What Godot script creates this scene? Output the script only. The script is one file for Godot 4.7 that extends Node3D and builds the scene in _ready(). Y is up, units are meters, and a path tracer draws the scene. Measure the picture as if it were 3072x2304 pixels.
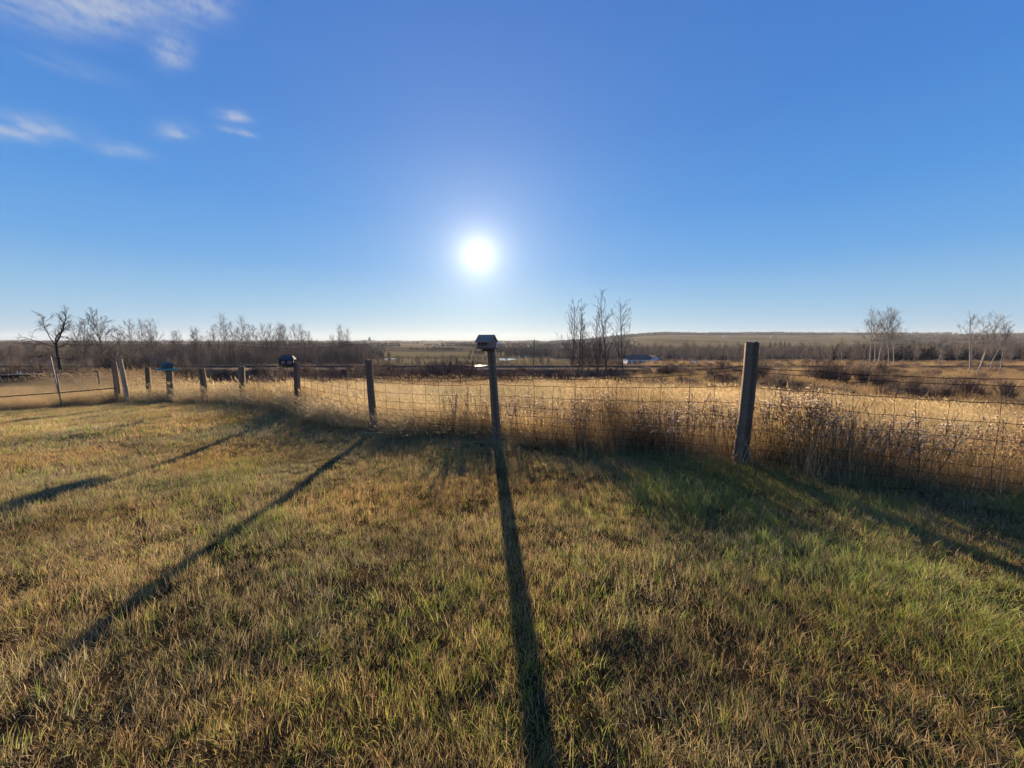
extends Node3D
# A fenced autumn lawn on the edge of a valley, looking into the low sun.

const SUN := Vector3(-0.083, 0.2097, -0.9742)
const FENCE := [Vector2(-30.0, -12.3), Vector2(-18.6, -13.6), Vector2(-14.95, -14.6), Vector2(-13.37, -14.0), Vector2(-11.68, -13.0), Vector2(-9.75, -12.0), Vector2(-7.04, -10.0), Vector2(-4.47, -7.9), Vector2(-2.26, -6.2), Vector2(-0.22, -5.5), Vector2(2.68, -4.4), Vector2(5.25, -2.8), Vector2(7.8, -1.2), Vector2(14.0, 2.6)]

var rng := RandomNumberGenerator.new()
var n_bump := FastNoiseLite.new()
var n_patch := FastNoiseLite.new()
var n_land := FastNoiseLite.new()
var taken := {}
var M := {}

# ---------------------------------------------------------------- mesh builder
class MB:
	var v := PackedVector3Array()
	var n := PackedVector3Array()
	var c := PackedColorArray()
	var i := PackedInt32Array()

	func tri(a: Vector3, b: Vector3, d: Vector3, col: Color) -> void:
		var nn := (d - a).cross(b - a).normalized()
		var k := v.size()
		v.append(a); v.append(b); v.append(d)
		n.append(nn); n.append(nn); n.append(nn)
		c.append(col); c.append(col); c.append(col)
		i.append(k); i.append(k + 1); i.append(k + 2)

	func quad(a: Vector3, b: Vector3, d: Vector3, e: Vector3, col: Color) -> void:
		var nn := (d - a).cross(b - a).normalized()
		var k := v.size()
		v.append(a); v.append(b); v.append(d); v.append(e)
		for q in 4:
			n.append(nn)
			c.append(col)
		i.append(k); i.append(k + 1); i.append(k + 2)
		i.append(k); i.append(k + 2); i.append(k + 3)

	# box with chamfered long edges, in the frame t
	func box(t: Transform3D, s: Vector3, col: Color, ch := 0.0) -> void:
		var h := s * 0.5
		if ch <= 0.0:
			var p := []
			for q in 8:
				p.append(t * Vector3(h.x if q & 1 else -h.x, h.y if q & 2 else -h.y, h.z if q & 4 else -h.z))
			quad(p[0], p[1], p[3], p[2], col); quad(p[5], p[4], p[6], p[7], col)
			quad(p[4], p[0], p[2], p[6], col); quad(p[1], p[5], p[7], p[3], col)
			quad(p[2], p[3], p[7], p[6], col); quad(p[4], p[5], p[1], p[0], col)
			return
		# chamfer: octagonal section across the x/z plane, caps inset
		var o := [Vector2(-h.x + ch, -h.z), Vector2(h.x - ch, -h.z), Vector2(h.x, -h.z + ch), Vector2(h.x, h.z - ch), Vector2(h.x - ch, h.z), Vector2(-h.x + ch, h.z), Vector2(-h.x, h.z - ch), Vector2(-h.x, -h.z + ch)]
		for q in 8:
			var a: Vector2 = o[q]
			var b: Vector2 = o[(q + 1) % 8]
			quad(t * Vector3(a.x, -h.y, a.y), t * Vector3(b.x, -h.y, b.y), t * Vector3(b.x, h.y, b.y), t * Vector3(a.x, h.y, a.y), col)
			tri(t * Vector3(0, h.y, 0), t * Vector3(a.x, h.y, a.y), t * Vector3(b.x, h.y, b.y), col)
			tri(t * Vector3(0, -h.y, 0), t * Vector3(b.x, -h.y, b.y), t * Vector3(a.x, -h.y, a.y), col)

	func tube(p: PackedVector3Array, r: PackedFloat32Array, sides: int, col: Color, cap := false) -> void:
		var k := v.size()
		var m := p.size()
		var side := Vector3.ZERO
		for q in m:
			var t: Vector3 = (p[mini(q + 1, m - 1)] - p[maxi(q - 1, 0)]).normalized()
			if side == Vector3.ZERO:
				side = t.cross(Vector3.RIGHT if absf(t.x) < 0.8 else Vector3.UP).normalized()
			else:
				side = (side - t * side.dot(t)).normalized()
			var up := side.cross(t)
			for s in sides:
				var a := TAU * s / sides
				var nn := side * cos(a) + up * sin(a)
				v.append(p[q] + nn * r[q]); n.append(nn); c.append(col)
		for q in m - 1:
			for s in sides:
				var a := k + q * sides + s
				var b := k + q * sides + (s + 1) % sides
				i.append(a); i.append(b); i.append(b + sides)
				i.append(a); i.append(b + sides); i.append(a + sides)
		if cap:
			for e in 2:
				var base := k + (m - 1) * sides * e
				for s in range(1, sides - 1):
					tri(v[base], v[base + s], v[base + s + 1], col)

	# a grass blade: a tapering ribbon of `seg` pieces that bends over towards `lean`
	func blade(root: Vector3, height: float, lean: Vector3, width: float, seg: int, col: Color, curl := 1.0, grow := 0.0) -> Vector3:
		var k := v.size()
		var flat := Vector3(lean.z, 0, -lean.x)
		if flat.length() < 0.001:
			flat = Vector3(1, 0, 0)
		flat = flat.normalized().rotated(Vector3.UP, grow)
		var reach := lean.length()
		var p := root
		var last := root
		for q in seg + 1:
			var f := float(q) / seg
			last = p
			p = root + lean * pow(f, 1.0 + curl) + Vector3(0, height * (f - 0.32 * reach * f * f * curl), 0)
			var w := width * (1.0 - f * f) * 0.5
			var t := (p - last)
			if q == 0:
				t = Vector3.UP
			var nn := t.cross(flat).normalized()
			if q < seg:
				v.append(p - flat * w); v.append(p + flat * w)
				n.append(nn); n.append(nn)
				c.append(col); c.append(col)
				if q > 0:
					var a := k + (q - 1) * 2
					i.append(a); i.append(a + 1); i.append(a + 3)
					i.append(a); i.append(a + 3); i.append(a + 2)
			else:
				v.append(p); n.append(nn); c.append(col)
				var a := k + (q - 1) * 2
				i.append(a); i.append(a + 1); i.append(a + 2)
		return p

	func done() -> ArrayMesh:
		var m := ArrayMesh.new()
		var arr := []
		arr.resize(Mesh.ARRAY_MAX)
		arr[Mesh.ARRAY_VERTEX] = v
		arr[Mesh.ARRAY_NORMAL] = n
		arr[Mesh.ARRAY_COLOR] = c
		arr[Mesh.ARRAY_INDEX] = i
		m.add_surface_from_arrays(Mesh.PRIMITIVE_TRIANGLES, arr)
		return m

# ---------------------------------------------------------------- node helpers
func numbered(called: String) -> String:
	if not taken.has(called):
		taken[called] = 0
		return called
	taken[called] += 1
	return "%s_%03d" % [called, taken[called]]

func thing(called: String, label: String, category: String, at := Vector3.ZERO, group := "") -> Node3D:
	var o := Node3D.new()
	o.name = numbered(called)
	add_child(o)
	o.position = at
	tag(o, label, category, group)
	return o

func tag(o: Node, label: String, category: String, group := "", kind := "") -> void:
	if label: o.set_meta("label", label)
	if category: o.set_meta("category", category)
	if group: o.set_meta("group", group)
	if kind: o.set_meta("kind", kind)

func part(called: String, mesh: Mesh, mat: Material, parent: Node) -> MeshInstance3D:
	var o := MeshInstance3D.new()
	o.name = called
	o.mesh = mesh
	o.material_override = mat
	o.cast_shadow = GeometryInstance3D.SHADOW_CASTING_SETTING_ON
	parent.add_child(o, true)
	return o

func single(called: String, mesh: Mesh, mat: Material, label: String, category: String, group := "", kind := "") -> MeshInstance3D:
	var o := part(numbered(called), mesh, mat, self)
	tag(o, label, category, group, kind)
	return o

func copy(o: Node3D, at: Vector3, turn: float, size: float, label := "") -> Node3D:
	var r: Node3D = o.duplicate()
	r.name = numbered(String(o.name).trim_suffix("_proto"))
	add_child(r)
	r.position = at
	r.rotation.y = turn
	r.scale = Vector3.ONE * size
	if label: r.set_meta("label", label)
	return r

func scatter(called: String, mesh: Mesh, mat: Material, tr: Array, cols: PackedColorArray, parent: Node) -> MultiMeshInstance3D:
	var mm := MultiMesh.new()
	mm.transform_format = MultiMesh.TRANSFORM_3D
	mm.use_colors = true
	mm.mesh = mesh
	mm.instance_count = tr.size()
	for k in tr.size():
		mm.set_instance_transform(k, tr[k])
		mm.set_instance_color(k, cols[k])
	var o := MultiMeshInstance3D.new()
	o.name = called
	o.multimesh = mm
	o.material_override = mat
	parent.add_child(o, true)
	o.set_meta("kind", "stuff")
	return o

func lin(r: float, g: float, b: float) -> Color:
	return Color(r, g, b)

func vary(c: Color, by: float) -> Color:
	var k := 1.0 + rng.randf_range(-by, by)
	return Color(c.r * k * (1.0 + rng.randf_range(-by, by) * 0.25), c.g * k, c.b * k * (1.0 + rng.randf_range(-by, by) * 0.3))

func mat(rough: float, spec := 0.5, through := 0.0) -> StandardMaterial3D:
	var m := StandardMaterial3D.new()
	m.vertex_color_use_as_albedo = true
	m.roughness = rough
	m.metallic_specular = spec
	m.cull_mode = BaseMaterial3D.CULL_DISABLED
	if through > 0.0:
		m.backlight_enabled = true
		m.backlight = Color(through, through, through)
	return m

# ---------------------------------------------------------------- the land
func fence_z(x: float) -> float:
	for k in FENCE.size() - 1:
		var a: Vector2 = FENCE[k]
		var b: Vector2 = FENCE[k + 1]
		if x <= b.x:
			return lerpf(a.y, b.y, clampf((x - a.x) / (b.x - a.x), 0.0, 1.0))
	return 2.6

func land(x: float, z: float) -> float:
	var d := -z
	var r := sqrt(x * x + z * z)
	var t := x / maxf(d, 1.0) if d > 0.0 else (8.0 if x > 0.0 else -8.0)
	var lw := smoothstep(0.7, 1.0, -t)
	var fall := lerpf(0.108, 0.08, smoothstep(0.15, 0.6, -t))
	var h := -fall * maxf(0.0, minf(r, 24.0) - 9.5)
	if d < 0.0:
		return h
	if r > 24.0:
		var right := smoothstep(0.12, 0.4, t)
		var left := smoothstep(0.25, 0.7, -t)
		var slope := maxf(h - lerpf(0.13, 0.02, lw) * (minf(r, 46.0) - 24.0) - 0.13 * maxf(0.0, r - 46.0), lerpf(-7.4, -4.3, right))
		h = slope
		# beyond the railway the ground falls to the valley floor
		var floor_ := lerpf(-8.6, -13.0, smoothstep(150.0, 320.0, d))
		floor_ += right * lerpf(0.0, 30.0 + 13.0, smoothstep(450.0, 2150.0, d * 1.0)) * 1.0
		floor_ += left * 3.5 * smoothstep(200.0, 600.0, d)
		floor_ += (1.0 - right) * lerpf(0.0, 8.5, smoothstep(1300.0, 3300.0, d))
		floor_ += n_land.get_noise_2d(x * 0.5, z * 0.5) * (1.2 + minf(r, 3000.0) * 0.0016)
		h = lerpf(h, floor_, smoothstep(96.0, 150.0 + 20.0 * right, d))
		h += n_land.get_noise_2d(x * 6.0, z * 6.0) * 0.35 * smoothstep(24.0, 40.0, r) * (1.0 - smoothstep(300.0, 900.0, r))
	return h

func bump(x: float, z: float) -> float:
	var calm := 1.0 - 0.65 * smoothstep(3.5, 7.5, sqrt(x * x + z * z))
	return (n_bump.get_noise_2d(x * 95.0, z * 95.0) * 0.042 + n_bump.get_noise_2d(x * 30.0 + 300.0, z * 30.0) * 0.055) * calm

func lawn_y(x: float, z: float) -> float:
	var y := land(x, z) + bump(x, z) + 0.14 * smoothstep(-5.6, -1.2, z)
	# a worn hollow in the turf
	var q := Vector2(x - 1.78, z + 1.74).length()
	return y - 0.09 * (1.0 - smoothstep(0.05, 0.24, q))

func land_color(x: float, z: float) -> Color:
	var d := -z
	var r := sqrt(x * x + z * z)
	var t := x / maxf(d, 1.0)
	var straw := lin(0.26, 0.18, 0.085)
	var brush := lin(0.115, 0.082, 0.055)
	if r < 27.0:
		return straw
	if r < 150.0:
		return brush.lerp(straw, clampf(0.35 + n_land.get_noise_2d(x * 14.0, z * 14.0) * 1.2, 0.0, 0.8))
	# farmland: rough rectangular parcels
	var fx := floori((x + 0.18 * z + 60.0) / 420.0)
	var fz := floori((z - 0.1 * x + n_land.get_noise_2d(x * 0.6, z * 0.6) * 40.0) / 260.0)
	var hsh := absi((fx * 7349 + fz * 9151 + fx * fz * 37) % 11)
	var c: Color = [lin(0.33, 0.26, 0.15), lin(0.25, 0.2, 0.11), lin(0.26, 0.225, 0.12), lin(0.31, 0.24, 0.14), lin(0.13, 0.1, 0.07), lin(0.37, 0.3, 0.18), lin(0.2, 0.155, 0.095), lin(0.28, 0.24, 0.13), lin(0.15, 0.12, 0.085), lin(0.33, 0.26, 0.155), lin(0.24, 0.2, 0.11)][hsh]
	if t > 0.3 and t < 1.0 and d > 620.0 and d < 1900.0:
		c = lin(0.27, 0.225, 0.12)
	if t > 1.0:
		c = brush
	if d < 420.0 and t > 0.15:
		c = brush
	var dark := clampf(n_land.get_noise_2d(x * 1.3 + 50.0, z * 1.3) * 1.6, 0.0, 0.75)
	return c.lerp(brush, dark if r > 200.0 else 0.3)

func build_land() -> void:
	var az := PackedFloat32Array()
	var a := -66.0
	while a < 66.01:
		az.append(deg_to_rad(a))
		a += 0.4
	a = 72.0
	while a < 294.0 - 0.01:
		az.append(deg_to_rad(a))
		a += 6.0
	var rr := PackedFloat32Array([0.0])
	var r := 0.8
	while r < 4600.0:
		rr.append(r)
		r *= 1.035 if r > 16.0 else 1.09
	var m := MB.new()
	var na := az.size()
	for q in rr.size():
		for s in na:
			var x := sin(az[s]) * rr[q]
			var z := -cos(az[s]) * rr[q]
			var y := land(x, z)
			if z > fence_z(x) - 0.7 and rr[q] < 24.0:
				y -= 0.2
			m.v.append(Vector3(x, y, z))
			m.n.append(Vector3.UP)
			m.c.append(land_color(x, z))
	for q in rr.size() - 1:
		for s in na:
			var p := q * na + s
			var o := q * na + (s + 1) % na
			m.i.append(p); m.i.append(o + na); m.i.append(o)
			m.i.append(p); m.i.append(p + na); m.i.append(o + na)
	for q in range(1, rr.size() - 1):
		for s in na:
			var p := q * na + s
			var dr := m.v[p + na] - m.v[p - na]
			var ds := m.v[q * na + (s + 1) % na] - m.v[q * na + (s + na - 1) % na]
			var nn := ds.cross(dr).normalized()
			m.n[p] = nn if nn.y > 0.0 else -nn
	var g := mat(1.0, 0.0)
	var tex := NoiseTexture2D.new()
	tex.width = 512; tex.height = 512; tex.seamless = true
	var fn := FastNoiseLite.new()
	fn.seed = 41; fn.frequency = 0.02; fn.fractal_octaves = 5
	tex.noise = fn
	var ramp := Gradient.new()
	ramp.set_color(0, Color(0.66, 0.64, 0.6)); ramp.set_color(1, Color(1, 1, 1))
	tex.color_ramp = ramp
	g.albedo_texture = tex
	g.uv1_triplanar = true; g.uv1_world_triplanar = true
	g.uv1_scale = Vector3.ONE * 0.031
	var o := part("ground", m.done(), g, self)
	tag(o, "rolling dry farmland of the valley beyond the fence", "ground", "", "structure")

func build_lawn() -> void:
	var m := MB.new()
	var st := 0.085
	var nx := int(43.0 / st)
	var nz := int(18.0 / st)
	for q in nz + 1:
		for s in nx + 1:
			var x := -31.0 + s * st
			var z := -15.8 + q * st
			m.v.append(Vector3(x, lawn_y(x, z) if z > fence_z(x) - 1.2 else land(x, z) - 0.3, z))
			var k := n_patch.get_noise_2d(x * 40.0, z * 40.0)
			m.c.append(lin(0.1, 0.07, 0.038).lerp(lin(0.06, 0.052, 0.026), clampf(0.5 + k, 0.0, 1.0)))
			m.n.append(Vector3.UP)
	for q in nz:
		for s in nx:
			var p := q * (nx + 1) + s
			m.i.append(p); m.i.append(p + 1); m.i.append(p + nx + 2)
			m.i.append(p); m.i.append(p + nx + 2); m.i.append(p + nx + 1)
	for q in range(1, nz):
		for s in range(1, nx):
			var p := q * (nx + 1) + s
			m.n[p] = (m.v[p + nx + 1] - m.v[p - nx - 1]).cross(m.v[p + 1] - m.v[p - 1]).normalized()
	var g := mat(1.0, 0.0)
	var tex := NoiseTexture2D.new()
	tex.width = 512; tex.height = 512; tex.seamless = true
	var fn := FastNoiseLite.new()
	fn.seed = 7; fn.frequency = 0.04; fn.fractal_octaves = 5
	tex.noise = fn
	var ramp := Gradient.new()
	ramp.set_color(0, Color(0.55, 0.52, 0.48)); ramp.set_color(1, Color(1, 1, 1))
	tex.color_ramp = ramp
	g.albedo_texture = tex
	g.uv1_triplanar = true; g.uv1_world_triplanar = true
	g.uv1_scale = Vector3.ONE * 1.7
	var o := part("lawn", m.done(), g, self)
	tag(o, "thatchy soil of the uneven lawn inside the wire fence", "lawn", "", "structure")

# ---------------------------------------------------------------- grass
func lawn_tile(blades: int, greenness: float, tall: float, seed_: int, wide := 1.0) -> ArrayMesh:
	rng.seed = seed_
	var m := MB.new()
	var dry := [lin(0.45, 0.335, 0.17), lin(0.37, 0.255, 0.12), lin(0.55, 0.44, 0.26), lin(0.29, 0.19, 0.09), lin(0.42, 0.31, 0.14), lin(0.28, 0.215, 0.12)]
	var green := [lin(0.2, 0.27, 0.055), lin(0.25, 0.3, 0.065), lin(0.34, 0.35, 0.085), lin(0.16, 0.21, 0.055), lin(0.42, 0.37, 0.11)]
	# blades stand in small tufts that share a lean
	var left := blades
	while left > 0:
		var count := rng.randi_range(4, 15)
		left -= count
		var a := rng.randf() * TAU
		var rad := 0.34 * sqrt(rng.randf())
		var centre := Vector3(cos(a) * rad, 0, sin(a) * rad)
		var g := rng.randf() < greenness
		var lean_a := rng.randf() * TAU
		var up := rng.randf_range(0.4, 1.5)
		for b in count:
			var root := centre + Vector3(rng.randfn() * 0.02, -0.008, rng.randfn() * 0.02)
			var own := lean_a + rng.randfn() * 0.9
			var c: Color = green[rng.randi() % green.size()] if g and rng.randf() < 0.85 else dry[rng.randi() % dry.size()]
			c = vary(c, 0.28)
			if g:
				var h := rng.randf_range(0.03, 0.07) * tall * up
				m.blade(root, h, Vector3(cos(own), 0, sin(own)) * h * rng.randf_range(0.15, 0.8), rng.randf_range(0.0017, 0.003) * wide, 3, c, rng.randf_range(0.4, 1.3), rng.randf() * 3.0)
			else:
				var h := rng.randf_range(0.022, 0.062) * tall * up
				m.blade(root, h, Vector3(cos(own), 0, sin(own)) * rng.randf_range(0.006, 0.05) * tall, rng.randf_range(0.0012, 0.0023) * wide, 3, c, rng.randf_range(0.2, 1.4), rng.randf() * 3.0)
	return m.done()

func build_lawn_grass() -> void:
	var root := thing("lawn_grass", "short patchy lawn grass, part straw and part green", "grass")
	root.set_meta("kind", "stuff")
	var meshes := []
	for k in 3:
		meshes.append(lawn_tile(2100, 0.12, 0.84, 100 + k))
	for k in 3:
		meshes.append(lawn_tile(2100, 0.32, 0.88, 200 + k))
	for k in 2:
		meshes.append(lawn_tile(1800, 0.72, 1.12, 300 + k))
	for k in 2:
		meshes.append(lawn_tile(900, 0.12, 0.95, 320 + k, 2.1))
	for k in 2:
		meshes.append(lawn_tile(900, 0.38, 1.0, 330 + k, 2.1))
	rng.seed = 5150
	var tr := []
	var cl := []
	for k in meshes.size():
		tr.append([])
		cl.append(PackedColorArray())
	var x := -28.0
	var cell := 0.29
	while x < 10.5:
		var z := -15.0
		while z < 0.4:
			var px := x + rng.randf_range(-0.35, 0.35) * cell
			var pz := z + rng.randf_range(-0.35, 0.35) * cell
			z += cell
			var fz := fence_z(px)
			if pz < fz - 0.6:
				continue
			var d := -pz
			if absf(px) > d * 1.75 + 3.0:
				continue
			# greener along the near right of the fence, dry towards the left
			var g := n_patch.get_noise_2d(px * 22.0, pz * 22.0) * 0.9 + n_patch.get_noise_2d(px * 70.0 + 90.0, pz * 70.0) * 0.55
			g += 0.34 * clampf((px - 0.4) * 0.55, -0.85, 1.0) - 0.05
			g += 0.26 * exp(-(px - 2.2) * (px - 2.2) / 1.6 - (pz + 2.4) * (pz + 2.4) / 0.9)
			var kind := 0
			if g > 0.5:
				kind = 6 + rng.randi() % 2
			elif g > 0.08:
				kind = 3 + rng.randi() % 3
			else:
				kind = rng.randi() % 3
			if px * px + pz * pz > 42.0 and rng.randf() < 0.85:
				kind = (10 if g > 0.05 else 8) + rng.randi() % 2
			var s := rng.randf_range(0.85, 1.2)
			var hgt := clampf(1.0 + n_patch.get_noise_2d(px * 75.0 - 40.0, pz * 75.0) * 1.0, 0.6, 1.6) * s
			if Vector2(px - 1.78, pz + 1.74).length() < 0.1:
				continue
			var b := Basis(Vector3.UP, rng.randf() * TAU).scaled(Vector3(s, hgt, s))
			tr[kind].append(Transform3D(b, Vector3(px, lawn_y(px, pz), pz)))
			var k := clampf(1.0 + n_patch.get_noise_2d(px * 35.0 + 500.0, pz * 35.0) * 0.5 + rng.randf_range(-0.12, 0.12), 0.6, 1.4)
			var warm := n_patch.get_noise_2d(px * 28.0, pz * 28.0 + 700.0) * 0.2
			cl[kind].append(Color(k * (1.0 + warm), k, k * (1.0 - warm)))
		x += cell
	for k in meshes.size():
		scatter("green_blades" if k in [6, 7] else "dry_blades", meshes[k], M.grass, tr[k], cl[k], root)

func tall_tile(stems: int, height: float, spread: float, lean: float, seed_: int, tones: Array, thick := 1.0) -> ArrayMesh:
	rng.seed = seed_
	var m := MB.new()
	for s in stems:
		var a := rng.randf() * TAU
		var rad := spread * sqrt(rng.randf())
		var root := Vector3(cos(a) * rad, -0.02, sin(a) * rad)
		var h := height * rng.randf_range(0.55, 1.1)
		var c: Color = vary(tones[rng.randi() % tones.size()], 0.22)
		var dir := Vector3(-lean + rng.randfn() * 0.22, 0, rng.randfn() * 0.25) * h
		var kind := rng.randf()
		if kind < 0.45:
			# flowering stem with a narrow seed head
			var tip := m.blade(root, h, dir, 0.0026 * thick, 4, c, 0.7)
			var along := (dir * 0.5 + Vector3(0, h * 0.35, 0)).normalized()
			var side := along.cross(Vector3(rng.randfn(), 0.2, rng.randfn())).normalized()
			var l := h * rng.randf_range(0.1, 0.2)
			var w := rng.randf_range(0.0018, 0.0042) * thick
			var c2 := vary(tones[0], 0.2)
			var low := tip - along * l * 0.35
			m.tri(low, low + along * l * 0.4 + side * w, low + along * l, c2)
			m.tri(low, low + along * l, low + along * l * 0.4 - side * w, c2)
			var up := side.cross(along) * w
			m.tri(low, low + along * l * 0.4 + up, low + along * l, c2)
			m.tri(low, low + along * l, low + along * l * 0.4 - up, c2)
		else:
			# long leaf arching over
			m.blade(root, h * rng.randf_range(0.45, 0.85), dir * rng.randf_range(0.8, 1.9) + Vector3(rng.randfn(), 0, rng.randfn()) * 0.08, rng.randf_range(0.002, 0.0042) * thick, 4, c, rng.randf_range(0.6, 1.5), rng.randf() * 3.0)
	return m.done()

func build_tall_grass() -> void:
	var root := thing("tall_dry_grass", "tall golden dry grass filling the field behind the wire fence", "grass")
	root.set_meta("kind", "stuff")
	var gold := [lin(0.66, 0.53, 0.31), lin(0.56, 0.43, 0.22), lin(0.5, 0.37, 0.18), lin(0.6, 0.46, 0.23)]
	var rust := [lin(0.5, 0.35, 0.18), lin(0.42, 0.27, 0.13), lin(0.36, 0.23, 0.12), lin(0.58, 0.44, 0.25)]
	var grey := [lin(0.36, 0.33, 0.2), lin(0.28, 0.28, 0.13), lin(0.42, 0.35, 0.2), lin(0.3, 0.25, 0.14)]
	var meshes := []
	for k in 3:
		meshes.append(tall_tile(240, 0.52, 0.36, 0.42, 400 + k, gold))
	for k in 3:
		meshes.append(tall_tile(250, 0.56, 0.36, 0.12, 420 + k, rust))
	for k in 2:
		meshes.append(tall_tile(260, 0.26, 0.38, 0.25, 440 + k, grey))
	for k in 2:
		meshes.append(tall_tile(120, 0.6, 0.8, 0.35, 460 + k, gold, 2.0))
	for k in 2:
		meshes.append(tall_tile(260, 0.74, 0.34, 0.2, 480 + k, gold + rust, 1.5))
	for k in 2:
		meshes.append(tall_tile(120, 0.54, 0.36, 0.42, 490 + k, gold, 2.1))
	rng.seed = 777
	var tr := []
	var cl := []
	for k in meshes.size():
		tr.append([])
		cl.append(PackedColorArray())
	# near band and field
	var x := -38.0
	while x < 36.0:
		var z := -29.0
		while z < 1.0:
			var r0 := sqrt(x * x + z * z)
			var cell := 0.36 if r0 < 11.0 or z > fence_z(x) - 2.2 else 0.5
			z += cell
			if absf(x) > -z * 1.75 + 3.0:
				continue
			# keep the column step equal to the cell
			if cell > 0.4 and rng.randf() < 0.3:
				continue
			var px := x + rng.randf_range(-0.6, 0.6) * cell
			var pz := z + rng.randf_range(-0.6, 0.6) * cell
			var fz := fence_z(px)
			var ragged := 0.0 + n_patch.get_noise_2d(px * 60.0, 3.0) * 0.14
			if pz > fz + ragged:
				continue
			var r := sqrt(px * px + pz * pz)
			if r > 24.3 + n_patch.get_noise_2d(px * 12.0, pz * 12.0) * 2.0:
				continue
			var back := fz - pz
			var t := px / maxf(-pz, 1.0)
			var kind := rng.randi() % 3
			if r > 11.5:
				kind = 12 + rng.randi() % 2
			var rusty := smoothstep(-0.25, 0.35, t) * (1.0 - smoothstep(0.8, 3.0, back))
			if rng.randf() < rusty * 0.9 + 0.14:
				kind = 3 + rng.randi() % 3
			# the trampled greyer clearing straight ahead
			var clear := (1.0 - smoothstep(0.06, 0.3, absf(t + 0.1))) * smoothstep(0.8, 2.6, back) * (1.0 - smoothstep(12.0, 17.0, back))
			var low := n_patch.get_noise_2d(px * 15.0 + 33.0, pz * 15.0)
			if rng.randf() < clear * 0.85 or (back > 1.5 and low > 0.28 and rng.randf() < 0.6):
				kind = 6 + rng.randi() % 2
			var s := rng.randf_range(0.72, 1.25)
			var hgt := s * clampf(1.0 + n_patch.get_noise_2d(px * 25.0, pz * 25.0 + 60.0) * 0.9, 0.55, 1.5)
			if back < 0.0:
				hgt *= 0.75
			var edge := lerpf(0.9, 0.85, smoothstep(-6.0, -3.5, px))
			edge = lerpf(edge, 1.2, smoothstep(0.6, 2.0, px))
			hgt *= lerpf(edge, 0.68, smoothstep(0.35, 1.1, back))
			if px < -15.0 and back < 1.2:
				hgt *= 0.9
			tr[kind].append(Transform3D(Basis(Vector3.UP, rng.randfn() * 0.35).scaled(Vector3(s, hgt, s)), Vector3(px, land(px, pz) + bump(px, pz) * 0.5, pz)))
			var k := clampf(1.0 + n_patch.get_noise_2d(px * 18.0, pz * 18.0 - 80.0) * 0.5 + rng.randf_range(-0.18, 0.18), 0.55, 1.35)
			cl[kind].append(Color(k, k, k))
			# thicker growth along the fence foot, where no mower reaches
			if back > (0.3 if px > 0.0 else 0.05) and back < 0.95:
				kind = 10 + rng.randi() % 2
				var b2 := Basis(Vector3.UP, rng.randfn() * 0.6).scaled(Vector3(s, s * rng.randf_range(0.7, 0.95), s))
				var x2 := px + rng.randf_range(-0.18, 0.18)
				var z2 := pz - rng.randf_range(0.0, 0.18)
				if px < 0.6:
					b2 = b2.scaled(Vector3(1.0, 0.68 if px < -4.0 else 0.6, 1.0))
				tr[kind].append(Transform3D(b2, Vector3(x2, land(x2, z2), z2)))
				cl[kind].append(Color(k * 0.9, k * 0.88, k * 0.82))
				if px > 0.0 and rng.randf() < 0.6:
					continue
				tr[kind].append(Transform3D(b2.rotated(Vector3.UP, 0.5), Vector3(x2 + rng.randf_range(-0.2, 0.2), land(x2, z2), z2 + rng.randf_range(-0.2, 0.1))))
				cl[kind].append(Color(k * 0.8, k * 0.78, k * 0.72))
		x += 0.36
	# rough grass down the slope and along the railway
	for q in 11000:
		var d := rng.randf_range(24.0, 100.0)
		var t := rng.randf_range(-1.5, 1.5)
		var px := t * d
		var r := sqrt(px * px + d * d)
		if r < 23.0 or (d > 73.0 and d < 85.0 and t < 0.45):
			continue
		if n_patch.get_noise_2d(px * 6.0, d * 6.0) < -0.12:
			continue
		var kind := 8 + rng.randi() % 2
		var s := rng.randf_range(0.9, 1.7)
		tr[kind].append(Transform3D(Basis(Vector3.UP, rng.randfn() * 0.5).scaled(Vector3(s * 1.3, s, s * 1.3)), Vector3(px, land(px, -d) - 0.03, -d)))
		var k := rng.randf_range(0.45, 0.95) * (1.3 if t > 0.3 else 1.0)
		cl[kind].append(Color(k * 0.95, k * 0.87, k * 0.82))
	# ragged grass along both shoulders of the track
	for q in 1500:
		var px := rng.randf_range(-135.0, 135.0)
		var nearside := rng.randf() < 0.6
		var pz := -rng.randf_range(70.0, 76.6) if nearside else -rng.randf_range(83.2, 86.0)
		if nearside and px > -24.0 and px < 8.0 and pz < -74.0:
			continue
		var y := lerpf(-6.8, -4.25, clampf((-pz - 70.0) / 4.6, 0.0, 1.0)) if nearside else -4.3
		var kind := 8 + rng.randi() % 2
		var s := rng.randf_range(0.7, 1.25)
		tr[kind].append(Transform3D(Basis(Vector3.UP, rng.randfn() * 0.5).scaled(Vector3(s * 1.4, s, s * 1.4)), Vector3(px, y - 0.1, pz)))
		var k := rng.randf_range(0.45, 1.0)
		cl[kind].append(Color(k, k * rng.randf_range(0.8, 0.95), k * rng.randf_range(0.7, 0.9)))
	# the field runs on to the left behind the chain-link fence
	for q in 2600:
		var d := rng.randf_range(13.0, 33.0)
		var t := rng.randf_range(-1.6, -0.72)
		var px := t * d
		var r := sqrt(px * px + d * d)
		if r < 23.5 or r > 44.0 or -d > fence_z(px) - 0.5:
			continue
		var kind := 8 + rng.randi() % 2
		var s := rng.randf_range(0.7, 1.0)
		tr[kind].append(Transform3D(Basis(Vector3.UP, rng.randfn() * 0.5).scaled(Vector3(s, s * 0.8, s)), Vector3(px, land(px, -d) - 0.03, -d)))
		var k := rng.randf_range(0.5, 1.2)
		cl[kind].append(Color(k, k * 0.97, k * 0.92))
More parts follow.
